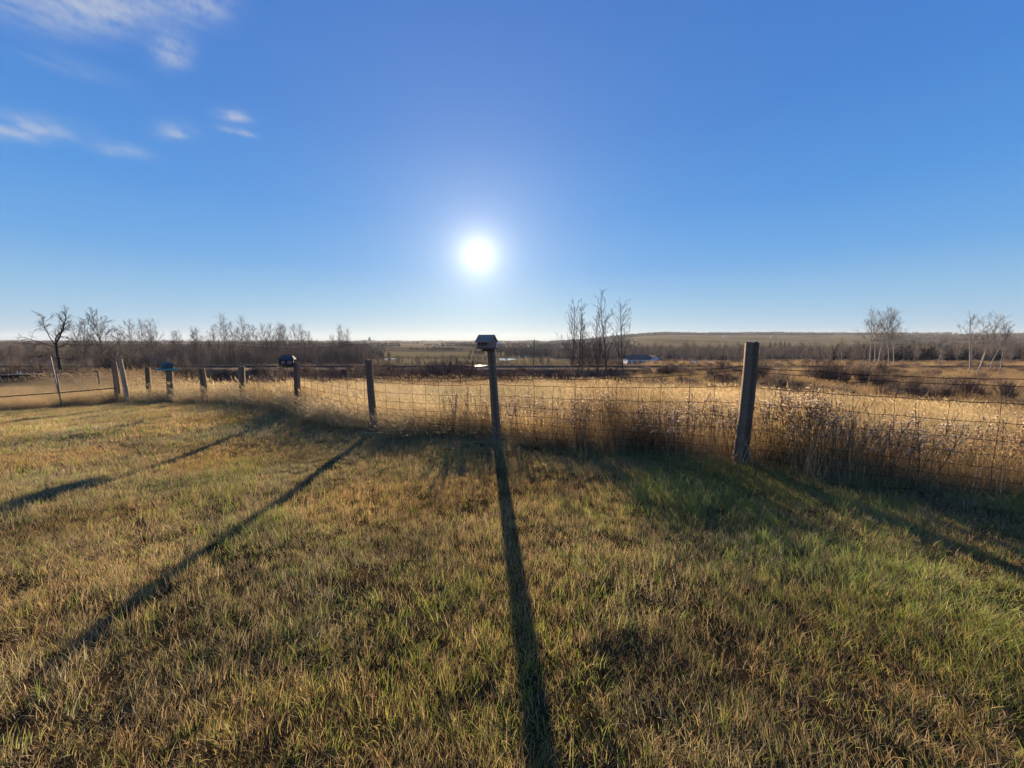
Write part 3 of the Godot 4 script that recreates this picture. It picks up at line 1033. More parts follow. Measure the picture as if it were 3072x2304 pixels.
func build_trees() -> void:
	var dark := lin(0.085, 0.072, 0.06)
	var pale := lin(0.37, 0.335, 0.285)
	# lone spreading tree by the old fence on the left
	rng.seed = 61
	var tm := MB.new()
	var cm := MB.new()
	var bk := lin(0.05, 0.042, 0.037)
	var tr := limb(tm, Vector3(0, -0.4, 0), Vector3(-0.12, 1, 0.0), 4.6, 0.17, 0.11, 0.04, 0.05, 8, 9, bk)
	var forks := [[8, Vector3(-0.85, 0.8, 0.1), 3.2], [8, Vector3(0.6, 0.95, -0.2), 3.1], [7, Vector3(-0.05, 1.0, 0.4), 3.2], [7, Vector3(-0.3, 0.8, -0.6), 2.8], [7, Vector3(-1.0, 0.35, 0.2), 2.6], [7, Vector3(1.0, 0.3, 0.1), 2.8], [5, Vector3(1.0, -0.05, -0.2), 1.4], [5, Vector3(-0.6, 0.1, 0.7), 1.3]]
	for fk in forks:
		var lr := 0.085 if fk[0] > 7 else 0.05
		var s1 := limb(cm, tr[fk[0]], fk[1], fk[2], lr, lr * 0.4, 0.2, 0.03, 6, 6, bk)
		for k in 9:
			var g := rng.randf_range(0.3, 1.0) * 6.0
			var ix := mini(int(g), 5)
			var p := s1[ix].lerp(s1[ix + 1], g - ix)
			var s2 := limb(cm, p, spread_dir((s1[ix + 1] - s1[ix]).normalized(), rng.randf_range(0.5, 1.0)), rng.randf_range(0.6, 1.4), lr * 0.35, 0.012, 0.22, 0.02, 5, 4, bk)
			for q in 7:
				var g2 := rng.randf_range(0.2, 1.0) * 5.0
				var i2 := mini(int(g2), 4)
				var s3 := limb(cm, s2[i2].lerp(s2[i2 + 1], g2 - i2), spread_dir((s2[i2 + 1] - s2[i2]).normalized(), rng.randf_range(0.4, 1.0)), rng.randf_range(0.25, 0.65), 0.013, 0.007, 0.2, 0.03, 3, 3, bk)
				limb(cm, s3[1], spread_dir((s3[2] - s3[1]).normalized(), 0.7), 0.25, 0.009, 0.006, 0.2, 0.03, 2, 3, bk)
	var lone := thing("bare_tree", "dark bare spreading tree with a forked crown behind the chain-link fence", "tree", place_on(-35.3, -30.0))
	part("trunk", tm.done(), M.bark, lone)
	part("crown", cm.done(), M.bark, lone)
	lone.scale = Vector3.ONE * 0.74

	# the tall poplars straight beyond the field
	var spots := [[7.2, -46.0, 10.6, 3, "bare poplar with a broad branching crown at the near-sun end of the clump"], [7.9, -46.6, 10.4, 4, "straight bare poplar close beside the first poplar of the clump"], [8.6, -46.2, 8.6, 5, "shorter thin bare poplar in the gap of the poplar clump"], [10.3, -45.4, 9.4, 6, "crooked leaning bare poplar in the middle of the clump"], [10.8, -47.0, 6.6, 7, "small low bare poplar crowded between taller poplars"], [11.4, -45.6, 11.7, 8, "tallest bare poplar of the clump behind the field"], [13.5, -46.0, 11.2, 9, "tall narrow bare poplar at the house end of the clump"], [9.4, -47.6, 6.4, 10, "spindly young bare poplar at the back of the clump"]]
	for s in spots:
		var p := bare_tree(s[2], 0.0095 * s[2], 0.24, 20, 0.6, 9, 0.0105, dark, lin(0.085, 0.07, 0.06), 70 + s[3], 2, 0.03, 0.13)
		var o := thing("poplar_tree", s[4], "tree", place_on(s[0], s[1]), "bare poplars clumped behind the field")
		part("trunk", p[0], M.bark, o)
		part("crown", p[1], M.bark, o)
	# white-stemmed aspens on the right
	var grp := [[82.2, -88.0, 12.4, 1], [83.2, -87.0, 12.8, 2], [83.9, -88.5, 12.2, 3], [85.4, -86.8, 11.8, 4], [86.9, -87.0, 12.2, 5]]
	for s in grp:
		var p := bare_tree(s[2], 0.0095 * s[2], 0.36, 18, 0.75, 11, 0.015, pale, lin(0.2, 0.17, 0.14), 110 + s[3], 0, 0.05, 0.16)
		var o := thing("aspen_tree", "white-stemmed bare aspen in the tall five-tree clump beside the brush", "tree", place_on(s[0], s[1]), "tall aspens in the clump of five")
		part("trunk", p[0], M.bark, o)
		part("crown", p[1], M.bark, o)
	var thin := [[87.0, -78.0, 7.4, 1], [88.6, -78.5, 6.6, 2]]
	for s in thin:
		var p := bare_tree(s[2], 0.013 * s[2], 0.35, 10, 0.7, 7, 0.014, pale, lin(0.2, 0.17, 0.14), 130 + s[3], 0, 0.09, 0.18)
		var o := thing("aspen_tree", "short crooked pale aspen, one of a pair standing apart", "tree", place_on(s[0], s[1]), "pair of short crooked aspens")
		part("trunk", p[0], M.bark, o)
		part("crown", p[1], M.bark, o)
	var five := [[79.0, -66.0, 10.2, 1], [79.7, -66.6, 7.4, 2], [80.4, -66.0, 8.2, 3], [81.6, -67.0, 10.4, 4], [82.6, -66.0, 8.2, 5], [84.9, -66.5, 8.8, 6]]
	for s in five:
		var p := bare_tree(s[2], 0.011 * s[2], 0.45, 13, 0.85, 9, 0.014, pale, lin(0.2, 0.17, 0.14), 140 + s[3], 0, 0.06, 0.17)
		var o := thing("aspen_tree", "bare white aspen on the slope of the brushy hillside", "tree", place_on(s[0], s[1]), "white aspens before the hillside")
		part("trunk", p[0], M.bark, o)
		part("crown", p[1], M.bark, o)
	# aspens along the left skyline
	var protos := []
	for k in 4:
		protos.append(tree_proto("skyline_aspen", bare_tree(15.0, 0.12, 0.34, 19, 0.7, 12, 0.019, lin(0.2, 0.17, 0.14), lin(0.11, 0.09, 0.072), 160 + k, 0, 0.05, 0.15), "bare grey-brown aspen rising above the woods left of the railway", "tree", "bare aspens on the left skyline"))
	rng.seed = 88
	var sky := [[-1.12, 64, 0.6], [-1.1, 66, 0.56], [-1.09, 60, 0.6], [-1.045, 63, 0.66], [-1.02, 64, 0.6], [-1.0, 70, 0.58], [-0.97, 80, 0.62], [-0.92, 84, 0.68], [-0.83, 100, 0.78], [-0.79, 96, 0.74], [-0.745, 104, 0.98], [-0.72, 110, 0.9], [-0.685, 108, 1.0], [-0.655, 112, 0.9], [-0.635, 106, 0.86], [-0.61, 114, 0.92], [-0.585, 110, 0.92], [-0.56, 116, 0.9], [-0.54, 112, 0.86], [-0.475, 118, 0.74], [-0.445, 112, 0.82], [-0.43, 120, 0.8], [-0.5, 116, 0.6], [-0.86, 102, 0.7], [-0.77, 112, 0.86], [-0.7, 118, 0.84], [-0.67, 120, 0.94], [-0.62, 118, 0.84], [-0.6, 122, 0.88], [-0.52, 114, 0.74], [-0.94, 76, 0.6], [-0.88, 88, 0.7], [-0.81, 106, 0.8]]
	for s in sky:
		copy(protos[rng.randi() % 4], place_on(s[0] * s[1], -s[1]), rng.randf() * TAU, s[2] * rng.randf_range(0.94, 1.05) * (1.3 if s[0] < -0.9 else 1.0))
	for p in protos:
		p.queue_free()
	# conifers on the right hill
	var sp := []
	for k in 2:
		var o := Node3D.new()
		o.name = "spruce_tree_proto"
		var pm := spruce_mesh(11.0, 190 + k)
		part("trunk", pm[0], M.bark, o)
		part("crown", pm[1], M.needles, o)
		tag(o, "dark spruce standing at the edge of the pale hillside field", "tree", "dark spruces on the far hillside")
		sp.append(o)
	for s in [[0.67, 640, 1.25], [0.683, 655, 1.2], [0.697, 645, 1.4], [0.708, 660, 1.25], [0.718, 650, 1.1], [0.845, 560, 1.2], [0.862, 560, 1.05], [0.882, 580, 0.8], [0.56, 330, 0.9], [0.83, 600, 0.7], [0.63, 480, 0.7], [1.13, 300, 0.8], [1.145, 310, 0.75], [1.02, 420, 1.1], [1.04, 430, 0.9], [1.18, 330, 0.9], [1.2, 340, 1.0]]:
		copy(sp[rng.randi() % 2], place_on(s[0] * s[1], -s[1]), rng.randf() * TAU, s[2])
	for p in sp:
		p.queue_free()

func build_woods() -> void:
	var root := thing("bare_woodland", "grey-brown leafless woods covering the valley sides", "woods")
	root.set_meta("kind", "stuff")
	# mid-distance trees, trunk and crown in one mesh
	var meshes := []
	for k in 4:
		var p := bare_tree(11.0, 0.09, 0.25, 15, 0.6, 8, 0.024, lin(0.3, 0.26, 0.215), lin(0.19, 0.155, 0.125), 210 + k, 0, 0.05, 0.2)
		var st := SurfaceTool.new()
		st.append_from(p[0], 0, Transform3D())
		st.append_from(p[1], 0, Transform3D())
		meshes.append(st.commit())
	# far groves: a dozen rough crowns in one mesh
	var groves := []
	for k in 3:
		rng.seed = 230 + k
		var m := MB.new()
		for q in 14:
			var c := Vector3(rng.randf_range(-14, 14), 0, rng.randf_range(-7, 7))
			var h := rng.randf_range(6.0, 11.0)
			var col := vary(lin(0.15, 0.12, 0.1), 0.2)
			for s in 34:
				var a := rng.randf() * TAU
				var ang := rng.randf() * 0.55
				limb(m, c + Vector3(0, h * rng.randf_range(-0.05, 0.45), 0), Vector3(cos(a) * sin(ang), cos(ang), sin(a) * sin(ang)), h * rng.randf_range(0.3, 0.6), 0.16, 0.06, 0.1, 0.05, 2, 3, col)
		groves.append(m.done())
	var tr := []
	var cl := []
	for k in 7:
		tr.append([])
		cl.append(PackedColorArray())
	rng.seed = 4242
	for q in 5200:
		var t := rng.randf_range(-1.5, 1.5)
		var d := 0.0
		var size := rng.randf_range(0.7, 1.1)
		if t < -0.38:
			d = rng.randf_range(lerpf(102.0, 52.0, smoothstep(0.6, 1.2, -t)), 190.0)
			size *= lerpf(0.66, 0.42, smoothstep(0.75, 1.2, -t)) if d < 110.0 else 0.72
		elif t > 0.1:
			d = rng.randf_range(lerpf(210.0, 150.0, smoothstep(0.1, 0.5, t)), 480.0)
			size *= 0.82
			if t < 0.34 and d < 230.0 and rng.randf() < 0.6:
				continue
			if absf(t - 0.37) < 0.08 and d < 172.0:
				continue
		else:
			d = rng.randf_range(98.0, 260.0)
			size *= 0.4
			if rng.randf() < 0.8:
				continue
		var x := t * d
		var k := rng.randi() % 4
		tr[k].append(Transform3D(Basis(Vector3.UP, rng.randf() * TAU).scaled(Vector3(size, size * rng.randf_range(0.85, 1.1), size)), Vector3(x, land(x, -d) - 0.1, -d)))
		var b := rng.randf_range(0.7, 1.25)
		cl[k].append(Color(b, b * rng.randf_range(0.92, 1.0), b * rng.randf_range(0.9, 1.0)))
	for q in 5200:
		var t := rng.randf_range(-1.5, 1.5)
		var d := 260.0 * pow(16.0, rng.randf())
		var x := t * d
		var wood := n_land.get_noise_2d(x * 1.3 + 50.0, -d * 1.3)
		var keep := 0.0
		if wood > 0.1:
			keep = 0.8
		if t < -0.36 and d < 900.0:
			keep = 0.8
		if t > 0.0 and t < 0.35 and d > 480.0 and d < 1900.0:
			keep = maxf(keep, 0.55)
		if t > 0.3 and t < 1.0 and d > 560.0 and d < 1900.0:
			keep = 0.0
		if t > 1.0:
			keep = 0.9
		if d > 1850.0 and t > 0.15:
			keep = 0.8
		if t > -0.36 and t < 0.06:
			keep *= 0.15 if d < 430.0 else 0.6
		if rng.randf() > keep:
			continue
		var k := 4 + rng.randi() % 3
		var s := rng.randf_range(0.75, 1.15) * (0.7 if d < 700.0 else (1.7 if d > 1900.0 and t > 0.15 else 1.0))
		tr[k].append(Transform3D(Basis(Vector3.UP, rng.randf_range(-0.5, 0.5)).scaled(Vector3(s * 1.5, s, s * 1.5)), Vector3(x, land(x, -d) - 0.5, -d)))
		var b := rng.randf_range(0.6, 1.1)
		cl[k].append(Color(b, b, b))
	for q in 3000:
		var t := rng.randf_range(0.95, 1.6)
		var d := 180.0 + 1750.0 * pow(rng.randf(), 1.5)
		if q > 2100:
			t = rng.randf_range(0.12, 1.0)
			d = rng.randf_range(1930.0, 2250.0)
		var x := t * d
		if q <= 2100 and n_land.get_noise_2d(x * 2.2 + 400.0, -d * 2.2) < -0.22:
			continue
		var k := 4 + rng.randi() % 3
		var s := rng.randf_range(0.6, 1.0) * (1.0 if q <= 2100 else 1.9)
		tr[k].append(Transform3D(Basis(Vector3.UP, rng.randf_range(-0.5, 0.5)).scaled(Vector3(s * 1.5, s, s * 1.5)), Vector3(x, land(x, -d) - 0.5, -d)))
		var b := rng.randf_range(0.3, 0.7) if q <= 2100 else rng.randf_range(0.25, 0.6)
		cl[k].append(Color(b, b, b))
	for k in 4:
		scatter("leafless_trees", meshes[k], M.bark, tr[k], cl[k], root)
	var sp := spruce_mesh(11.0, 195)
	var ss := SurfaceTool.new()
	ss.append_from(sp[0], 0, Transform3D())
	ss.append_from(sp[1], 0, Transform3D())
	var st_tr := []
	var st_cl := PackedColorArray()
	rng.seed = 616
	for q in 1500:
		var t := rng.randf_range(0.1, 1.05)
		var d := rng.randf_range(1960.0, 2230.0)
		if q > 900:
			t = rng.randf_range(0.95, 1.55)
			d = rng.randf_range(330.0, 1500.0)
		if q > 1150:
			t = rng.randf_range(-0.6, 0.3)
			d = rng.randf_range(1500.0, 3900.0)
		var x := t * d
		if n_land.get_noise_2d(x * 1.5, -d * 1.5 + 900.0) < (-0.2 if q <= 900 else 0.1):
			continue
		var s := rng.randf_range(0.7, 1.4) * (1.5 if q <= 900 else 1.0)
		st_tr.append(Transform3D(Basis(Vector3.UP, rng.randf() * TAU).scaled(Vector3(s * 1.5, s, s * 1.5)), Vector3(x, land(x, -d) - 0.3, -d)))
		st_cl.append(Color(1, 1, 1))
	scatter("far_spruces", ss.commit(), M.needles, st_tr, st_cl, root)
	for k in 3:
		scatter("far_groves", groves[k], M.bark, tr[4 + k], cl[4 + k], root)

func build_shrubs() -> void:
	var protos := []
	for k in 3:
		var sm := shrub_mesh(84, 2.3, 0.72, lin(0.16, 0.112, 0.088), 250 + k, 0.0145)
		var o := Node3D.new()
		o.name = "willow_shrub_proto"
		part("stems", sm[0], M.bark, o)
		part("twigs", sm[1], M.bark, o)
		tag(o, "leafless reddish-brown willow shrub on the slope behind the field", "shrub", "reddish willow shrubs on the slope")
		protos.append(o)
	for k in 2:
		var sm := shrub_mesh(60, 2.6, 0.85, lin(0.06, 0.05, 0.04), 260 + k, 0.014)
		var o := Node3D.new()
		o.name = "dark_shrub_proto"
		part("stems", sm[0], M.bark, o)
		part("twigs", sm[1], M.bark, o)
		tag(o, "dense dark leafless shrub under the woods behind the chain-link fence", "shrub", "dark shrubs behind the chain-link fence")
		protos.append(o)
	rng.seed = 99
	for q in 64:
		var t := rng.randf_range(-0.62, 1.35)
		var d := rng.randf_range(33.0, 66.0)
		if t > -0.1 and t < 0.06:
			d = rng.randf_range(30.0, 45.0)
		if t > 0.3 and rng.randf() < 0.45:
			continue
		var s := rng.randf_range(0.7, 1.15) * (0.55 if t > -0.12 and t < 0.14 else 1.0)
		copy(protos[rng.randi() % 3], place_on(t * d, -d), rng.randf() * TAU, s)
	for b in [[-0.42, -0.1, 30, 1.15, 1.55, "tall leafless red-brown willow shrub in the thicket before the rails"], [0.05, 0.19, 9, 1.0, 1.35, "leafless willow shrub at the feet of the bare poplars"], [0.55, 0.95, 8, 1.1, 1.5, "tall leafless willow shrub on the bank below the white aspens"], [-0.6, -0.42, 8, 0.9, 1.2, "leafless willow shrub below the far end of the skyline aspens"]]:
		for q in b[2]:
			var t := rng.randf_range(b[0], b[1])
			var d := rng.randf_range(37.0, 58.0)
			copy(protos[rng.randi() % 3], place_on(t * d, -d), rng.randf() * TAU, rng.randf_range(b[3], b[4]), b[5])
	for q in 30:
		var t := rng.randf_range(-1.5, -0.72)
		var d := rng.randf_range(30.0, 50.0)
		copy(protos[3 + rng.randi() % 2], place_on(t * d, -d), rng.randf() * TAU, rng.randf_range(0.6, 1.0))
	# the thicket that runs together below
	var root := thing("brush_thicket", "tangled low red-brown brush filling the hollow before the railway", "brush")
	root.set_meta("kind", "stuff")
	var tr := []
	var cl := []
	for k in 5:
		tr.append([])
		cl.append(PackedColorArray())
	for q in 3300:
		var t := rng.randf_range(-1.5, 1.5)
		var d := rng.randf_range(28.0, 150.0)
		if q > 2600:
			d = rng.randf_range(66.5, 74.2)
			t = rng.randf_range(-1.3, 0.6)
		var x := t * d
		if sqrt(x * x + d * d) < 29.0:
			continue
		if d > 75.0 and d < 92.0 and t < 0.4 and not (t < -0.75):
			continue
		if d > 92.0 and rng.randf() < 0.3:
			continue
		if t > 0.3 and rng.randf() < 0.3:
			continue
		if n_patch.get_noise_2d(x * 3.0, d * 3.0) < -0.05 and d < 60.0:
			continue
		var k := rng.randi() % 3 if t > -0.75 else rng.randi() % 5
		var s := rng.randf_range(0.35, 0.8)
		if q > 2600:
			s *= 0.6
		elif t > 0.3:
			s *= 0.72
		tr[k].append(Transform3D(Basis(Vector3.UP, rng.randf() * TAU).scaled(Vector3(s * 1.5, s, s * 1.5)), Vector3(x, bank_y(-d, land(x, -d)), -d)))
		var b := rng.randf_range(0.75, 1.4) * (1.25 if t > 0.3 else 1.0)
		cl[k].append(Color(b, b * 0.98, b * 0.95))
	for k in 5:
		scatter("brush", protos[k].get_child(0).mesh, M.bark, tr[k], cl[k], root)
		scatter("brush", protos[k].get_child(1).mesh, M.bark, tr[k], cl[k], root)
	for p in protos:
		p.queue_free()

func build_weeds() -> void:
	# dried asters and thistles with pale fluffed heads along the fence
	var protos := []
	for k in 4:
		rng.seed = 280 + k
		var st := MB.new()
		var hd := MB.new()
		var h := rng.randf_range(0.72, 0.95)
		for s in 3 + k % 2:
			var stem := limb(st, Vector3(rng.randfn() * 0.04, -0.03, rng.randfn() * 0.04), Vector3(rng.randfn() * 0.16, 1, rng.randfn() * 0.16), h * rng.randf_range(0.75, 1.05), 0.004, 0.0022, 0.06, 0.08, 7, 4, lin(0.2, 0.125, 0.07))
			for q in 7:
				var g := lerpf(0.5, 1.0, (q + rng.randf()) / 9.0) * 7.0
				var ix := mini(int(g), 6)
				var br := limb(st, stem[ix].lerp(stem[ix + 1], g - ix), spread_dir((stem[ix + 1] - stem[ix]).normalized(), rng.randf_range(0.4, 0.9)), rng.randf_range(0.05, 0.16), 0.0022, 0.0014, 0.12, 0.12, 3, 3, lin(0.22, 0.14, 0.08))
				for e in 2:
					var c: Vector3 = br[3] if e == 0 else br[2] + Vector3(rng.randfn(), rng.randfn(), rng.randfn()) * 0.02
					var up := (br[3] - br[2]).normalized()
					var sx := up.cross(Vector3(0.3, 0.2, 1)).normalized()
					var sy := up.cross(sx)
					var col := vary(lin(0.7, 0.54, 0.38), 0.3)
					var rad := rng.randf_range(0.01, 0.018)
					for w in 8:
						var a0 := TAU * w / 8
						var a1 := a0 + 0.55
						var d0 := (sx * cos(a0) + sy * sin(a0))
						var d1 := (sx * cos(a1) + sy * sin(a1))
						hd.tri(c - up * rad * 0.5, c + d0 * rad + up * rad * 0.7, c + d1 * rad + up * rad * 0.55, col)
					for w in 4:
						var a0 := TAU * w / 4
						hd.tri(c - up * rad * 0.8, c + (sx * cos(a0) + sy * sin(a0)) * rad * 0.5, c + (sx * cos(a0 + 1.57) + sy * sin(a0 + 1.57)) * rad * 0.5, lin(0.13, 0.08, 0.05))
			for q in 7:
				var g := rng.randf_range(0.1, 0.7) * 7.0
				var p := stem[int(g)]
				var a := rng.randf() * TAU
				hd.blade(p, rng.randf_range(-0.03, 0.02), Vector3(cos(a), 0, sin(a)) * rng.randf_range(0.04, 0.08), 0.009, 3, vary(lin(0.3, 0.19, 0.1), 0.3), 0.8)
		var o := Node3D.new()
		o.name = "dried_thistle_proto"
		part("stalks", st.done(), M.straw, o)
		part("seed_heads", hd.done(), M.straw, o).set_meta("kind", "stuff")
		tag(o, "dried brown weed with pale fluffed seed heads against the page wire", "weed", "dried weeds with seed heads along the fence")
		protos.append(o)
	rng.seed = 1212
	# the big bush just past the thick post, then the rest
	for q in 14:
		var a := rng.randf() * TAU
		var x := 3.55 + cos(a) * rng.randf() * 0.5
		var z := -4.55 + sin(a) * rng.randf() * 0.35
		copy(protos[rng.randi() % 4], Vector3(x, land(x, z), z), rng.randf() * TAU, rng.randf_range(1.08, 1.3), "dried seed-head weed in the tallest clump, just past the thick post")
	var put := 0
	while put < 105:
		var x := rng.randf_range(-1.0, 5.6)
		if x < 0.6 and rng.randf() < 0.55:
			continue
		var z := fence_z(x) - 0.12 - absf(rng.randfn()) * 0.45
		if n_patch.get_noise_2d(x * 60.0, z * 60.0 + 11.0) < -0.25:
			continue
		copy(protos[rng.randi() % 4], Vector3(x, land(x, z), z), rng.randf() * TAU, rng.randf_range(0.75, 1.1))
		put += 1
	for p in protos:
		p.queue_free()
	# long arching straws fallen out over the lawn
	for s in [[Vector3(4.05, 0.02, -3.3), Vector3(-0.5, 0, 0.42), 0.2], [Vector3(4.3, 0.02, -3.45), Vector3(0.35, 0, -0.2), 0.62], [Vector3(2.75, 0.02, -4.2), Vector3(0.05, 0, 0.25), 0.3], [Vector3(2.6, 0.02, -4.25), Vector3(0.16, 0, 0.05), 0.6], [Vector3(2.72, 0.02, -4.25), Vector3(-0.14, 0, 0.02), 0.5]]:
		var m := MB.new()
		for e in 3:
			m.blade(s[0] + Vector3(e * 0.02, 0, e * 0.012), s[2] * (1.0 - 0.15 * e), s[1] * (1.0 + 0.2 * e), 0.006, 9, lin(0.62, 0.5, 0.3), 1.2, e * 0.8)
		single("grass_straw", m.done(), M.straw, "long pale grass straws arching by the thick leaning fence post", "straw", "arching straws at the fence foot")
	var m2 := MB.new()
	m2.tube(PackedVector3Array([Vector3(-2.42, 0.03, -6.05), Vector3(-2.3, 0.035, -6.0), Vector3(-2.14, 0.02, -5.93)]), PackedFloat32Array([0.011, 0.013, 0.008]), 7, lin(0.5, 0.43, 0.34), true)
	single("fallen_stick", m2.done(), M.wood, "short pale stick lying on the lawn at a fence post foot", "stick")

# ---------------------------------------------------------------- railway, poles, buildings
func bank_y(z: float, base: float) -> float:
	# height of the embankment face where it covers the ground
	var d := -z
	if d > 68.0 and d < 74.6:
		return maxf(base, lerpf(-7.9, -4.25, (d - 68.0) / 6.6))
	return base

func build_railway() -> void:
	var m := MB.new()
	var prof := [Vector2(-68.0, -7.9), Vector2(-74.6, -4.25), Vector2(-76.6, -4.2), Vector2(-77.4, -3.98), Vector2(-82.2, -3.98), Vector2(-83.0, -4.2), Vector2(-85.0, -4.3), Vector2(-98.0, -9.8)]
	var cols := [lin(0.1, 0.075, 0.055), lin(0.13, 0.085, 0.06), lin(0.3, 0.2, 0.1), lin(0.16, 0.14, 0.125), lin(0.16, 0.14, 0.125), lin(0.28, 0.2, 0.11), lin(0.2, 0.15, 0.09), lin(0.12, 0.09, 0.06)]
	var n := 170
	for s in n + 1:
		var x := -170.0 + s * 2.0
		for q in 8:
			var w := n_land.get_noise_2d(x * 8.0, q * 90.0) * (0.35 if q in [0, 1, 6, 7] else 0.03)
			m.v.append(Vector3(x, prof[q].y + w, prof[q].x + w))
			m.n.append(Vector3.UP)
			m.c.append(vary(cols[q], 0.15))
	for s in n:
		for q in 7:
			var a := s * 8 + q
			m.i.append(a); m.i.append(a + 1); m.i.append(a + 9)
			m.i.append(a); m.i.append(a + 9); m.i.append(a + 8)
	for s in range(1, n):
		for q in range(0, 8):
			var a := s * 8 + q
			var nn := (m.v[a + 8] - m.v[a - 8]).cross(m.v[mini(a + 1, s * 8 + 7)] - m.v[maxi(a - 1, s * 8)]).normalized()
			m.n[a] = nn if nn.y > 0.0 else -nn
	var o := part("railway_embankment", m.done(), M.soil, self)
	tag(o, "brushy gravel railway embankment across the slope below the field", "embankment", "", "structure")
	var r := thing("railway_track", "shining steel railway rails on the embankment below the field", "railway", Vector3(0, -3.98, -79.8))
	for k in 2:
		var rm := MB.new()
		var z := -0.72 + k * 1.44
		var sec := [Vector2(-0.07, 0.0), Vector2(-0.06, 0.02), Vector2(-0.012, 0.04), Vector2(-0.012, 0.12), Vector2(-0.036, 0.13), Vector2(-0.036, 0.155), Vector2(-0.028, 0.164), Vector2(-0.016, 0.1685), Vector2(0.0, 0.17), Vector2(0.016, 0.1685), Vector2(0.028, 0.164), Vector2(0.036, 0.155), Vector2(0.036, 0.13), Vector2(0.012, 0.12), Vector2(0.012, 0.04), Vector2(0.06, 0.02), Vector2(0.07, 0.0)]
		for s in 2:
			for q in sec.size():
				rm.v.append(Vector3(-170.0 + s * 340.0, 0.12 + sec[q].y, z + sec[q].x))
				var a: Vector2 = sec[maxi(q - 1, 0)]
				var b: Vector2 = sec[mini(q + 1, sec.size() - 1)]
				rm.n.append(Vector3(0, (b.x - a.x), -(b.y - a.y)).normalized())
				rm.c.append(lin(1, 1, 1))
		for q in sec.size() - 1:
			var a := q
			var b := q + sec.size()
			rm.i.append(a); rm.i.append(b + 1); rm.i.append(a + 1)
			rm.i.append(a); rm.i.append(b); rm.i.append(b + 1)
		var ro := part("rail", rm.done(), M.rust, r)
		var hm := MB.new()
		var hs2 := [Vector2(-0.03, 0.1655), Vector2(-0.018, 0.1705), Vector2(0.0, 0.1725), Vector2(0.018, 0.1705), Vector2(0.03, 0.1655)]
		for s in 2:
			for q in 5:
				hm.v.append(Vector3(-170.0 + s * 340.0, 0.12 + hs2[q].y, z + hs2[q].x))
				var a: Vector2 = hs2[maxi(q - 1, 0)]
				var b: Vector2 = hs2[mini(q + 1, 4)]
				hm.n.append(Vector3(0, (b.x - a.x), -(b.y - a.y)).normalized())
				hm.c.append(lin(1, 1, 1))
		for q in 4:
			hm.i.append(q); hm.i.append(q + 6); hm.i.append(q + 1)
			hm.i.append(q); hm.i.append(q + 5); hm.i.append(q + 6)
		part("running_surface", hm.done(), M.rail, ro)
	var tie := MB.new()
	tie.box(Transform3D(), Vector3(0.22, 0.18, 2.6), lin(0.07, 0.055, 0.045), 0.02)
	var tm := tie.done()
	var tr := []
	var cl := PackedColorArray()
	rng.seed = 15
	for k in 560:
		tr.append(Transform3D(Basis(Vector3.UP, rng.randf_range(-0.02, 0.02)), Vector3(-168.0 + k * 0.6, 0.035, 0)))
		cl.append(Color(1, 1, 1))
	scatter("sleepers", tm, M.soil, tr, cl, r)

func utility_pole(at: Vector3, h: float, tilt: float) -> void:
	var o := thing("utility_pole", "dark wooden utility pole with one crossarm beyond the railway", "pole", at, "utility poles along the railway")
	o.rotation.z = tilt
	var m := MB.new()
	m.tube(PackedVector3Array([Vector3(0, -0.5, 0), Vector3(0, h * 0.5, 0), Vector3(0, h, 0)]), PackedFloat32Array([0.15, 0.13, 0.1]), 8, lin(0.07, 0.055, 0.045), true)
	part("shaft", m.done(), M.bark, o)
	m = MB.new()
	m.box(Transform3D(Basis(Vector3.UP, 0.35), Vector3(0, h - 0.45, 0.14)), Vector3(2.2, 0.14, 0.11), lin(0.08, 0.065, 0.055), 0.0)
	part("crossarm", m.done(), M.bark, o)
	for k in 3:
		m = MB.new()
		var p := Basis(Vector3.UP, 0.35) * Vector3(-0.95 + k * 0.95, 0, 0) + Vector3(0, h - 0.38, 0.14)
		if k == 1:
			p = Vector3(0, h, 0)
		m.tube(PackedVector3Array([p, p + Vector3(0, 0.06, 0), p + Vector3(0, 0.14, 0), p + Vector3(0, 0.2, 0)]), PackedFloat32Array([0.03, 0.06, 0.05, 0.02]), 7, lin(0.3, 0.32, 0.33), true)
		part("insulator", m.done(), M.paint, o)

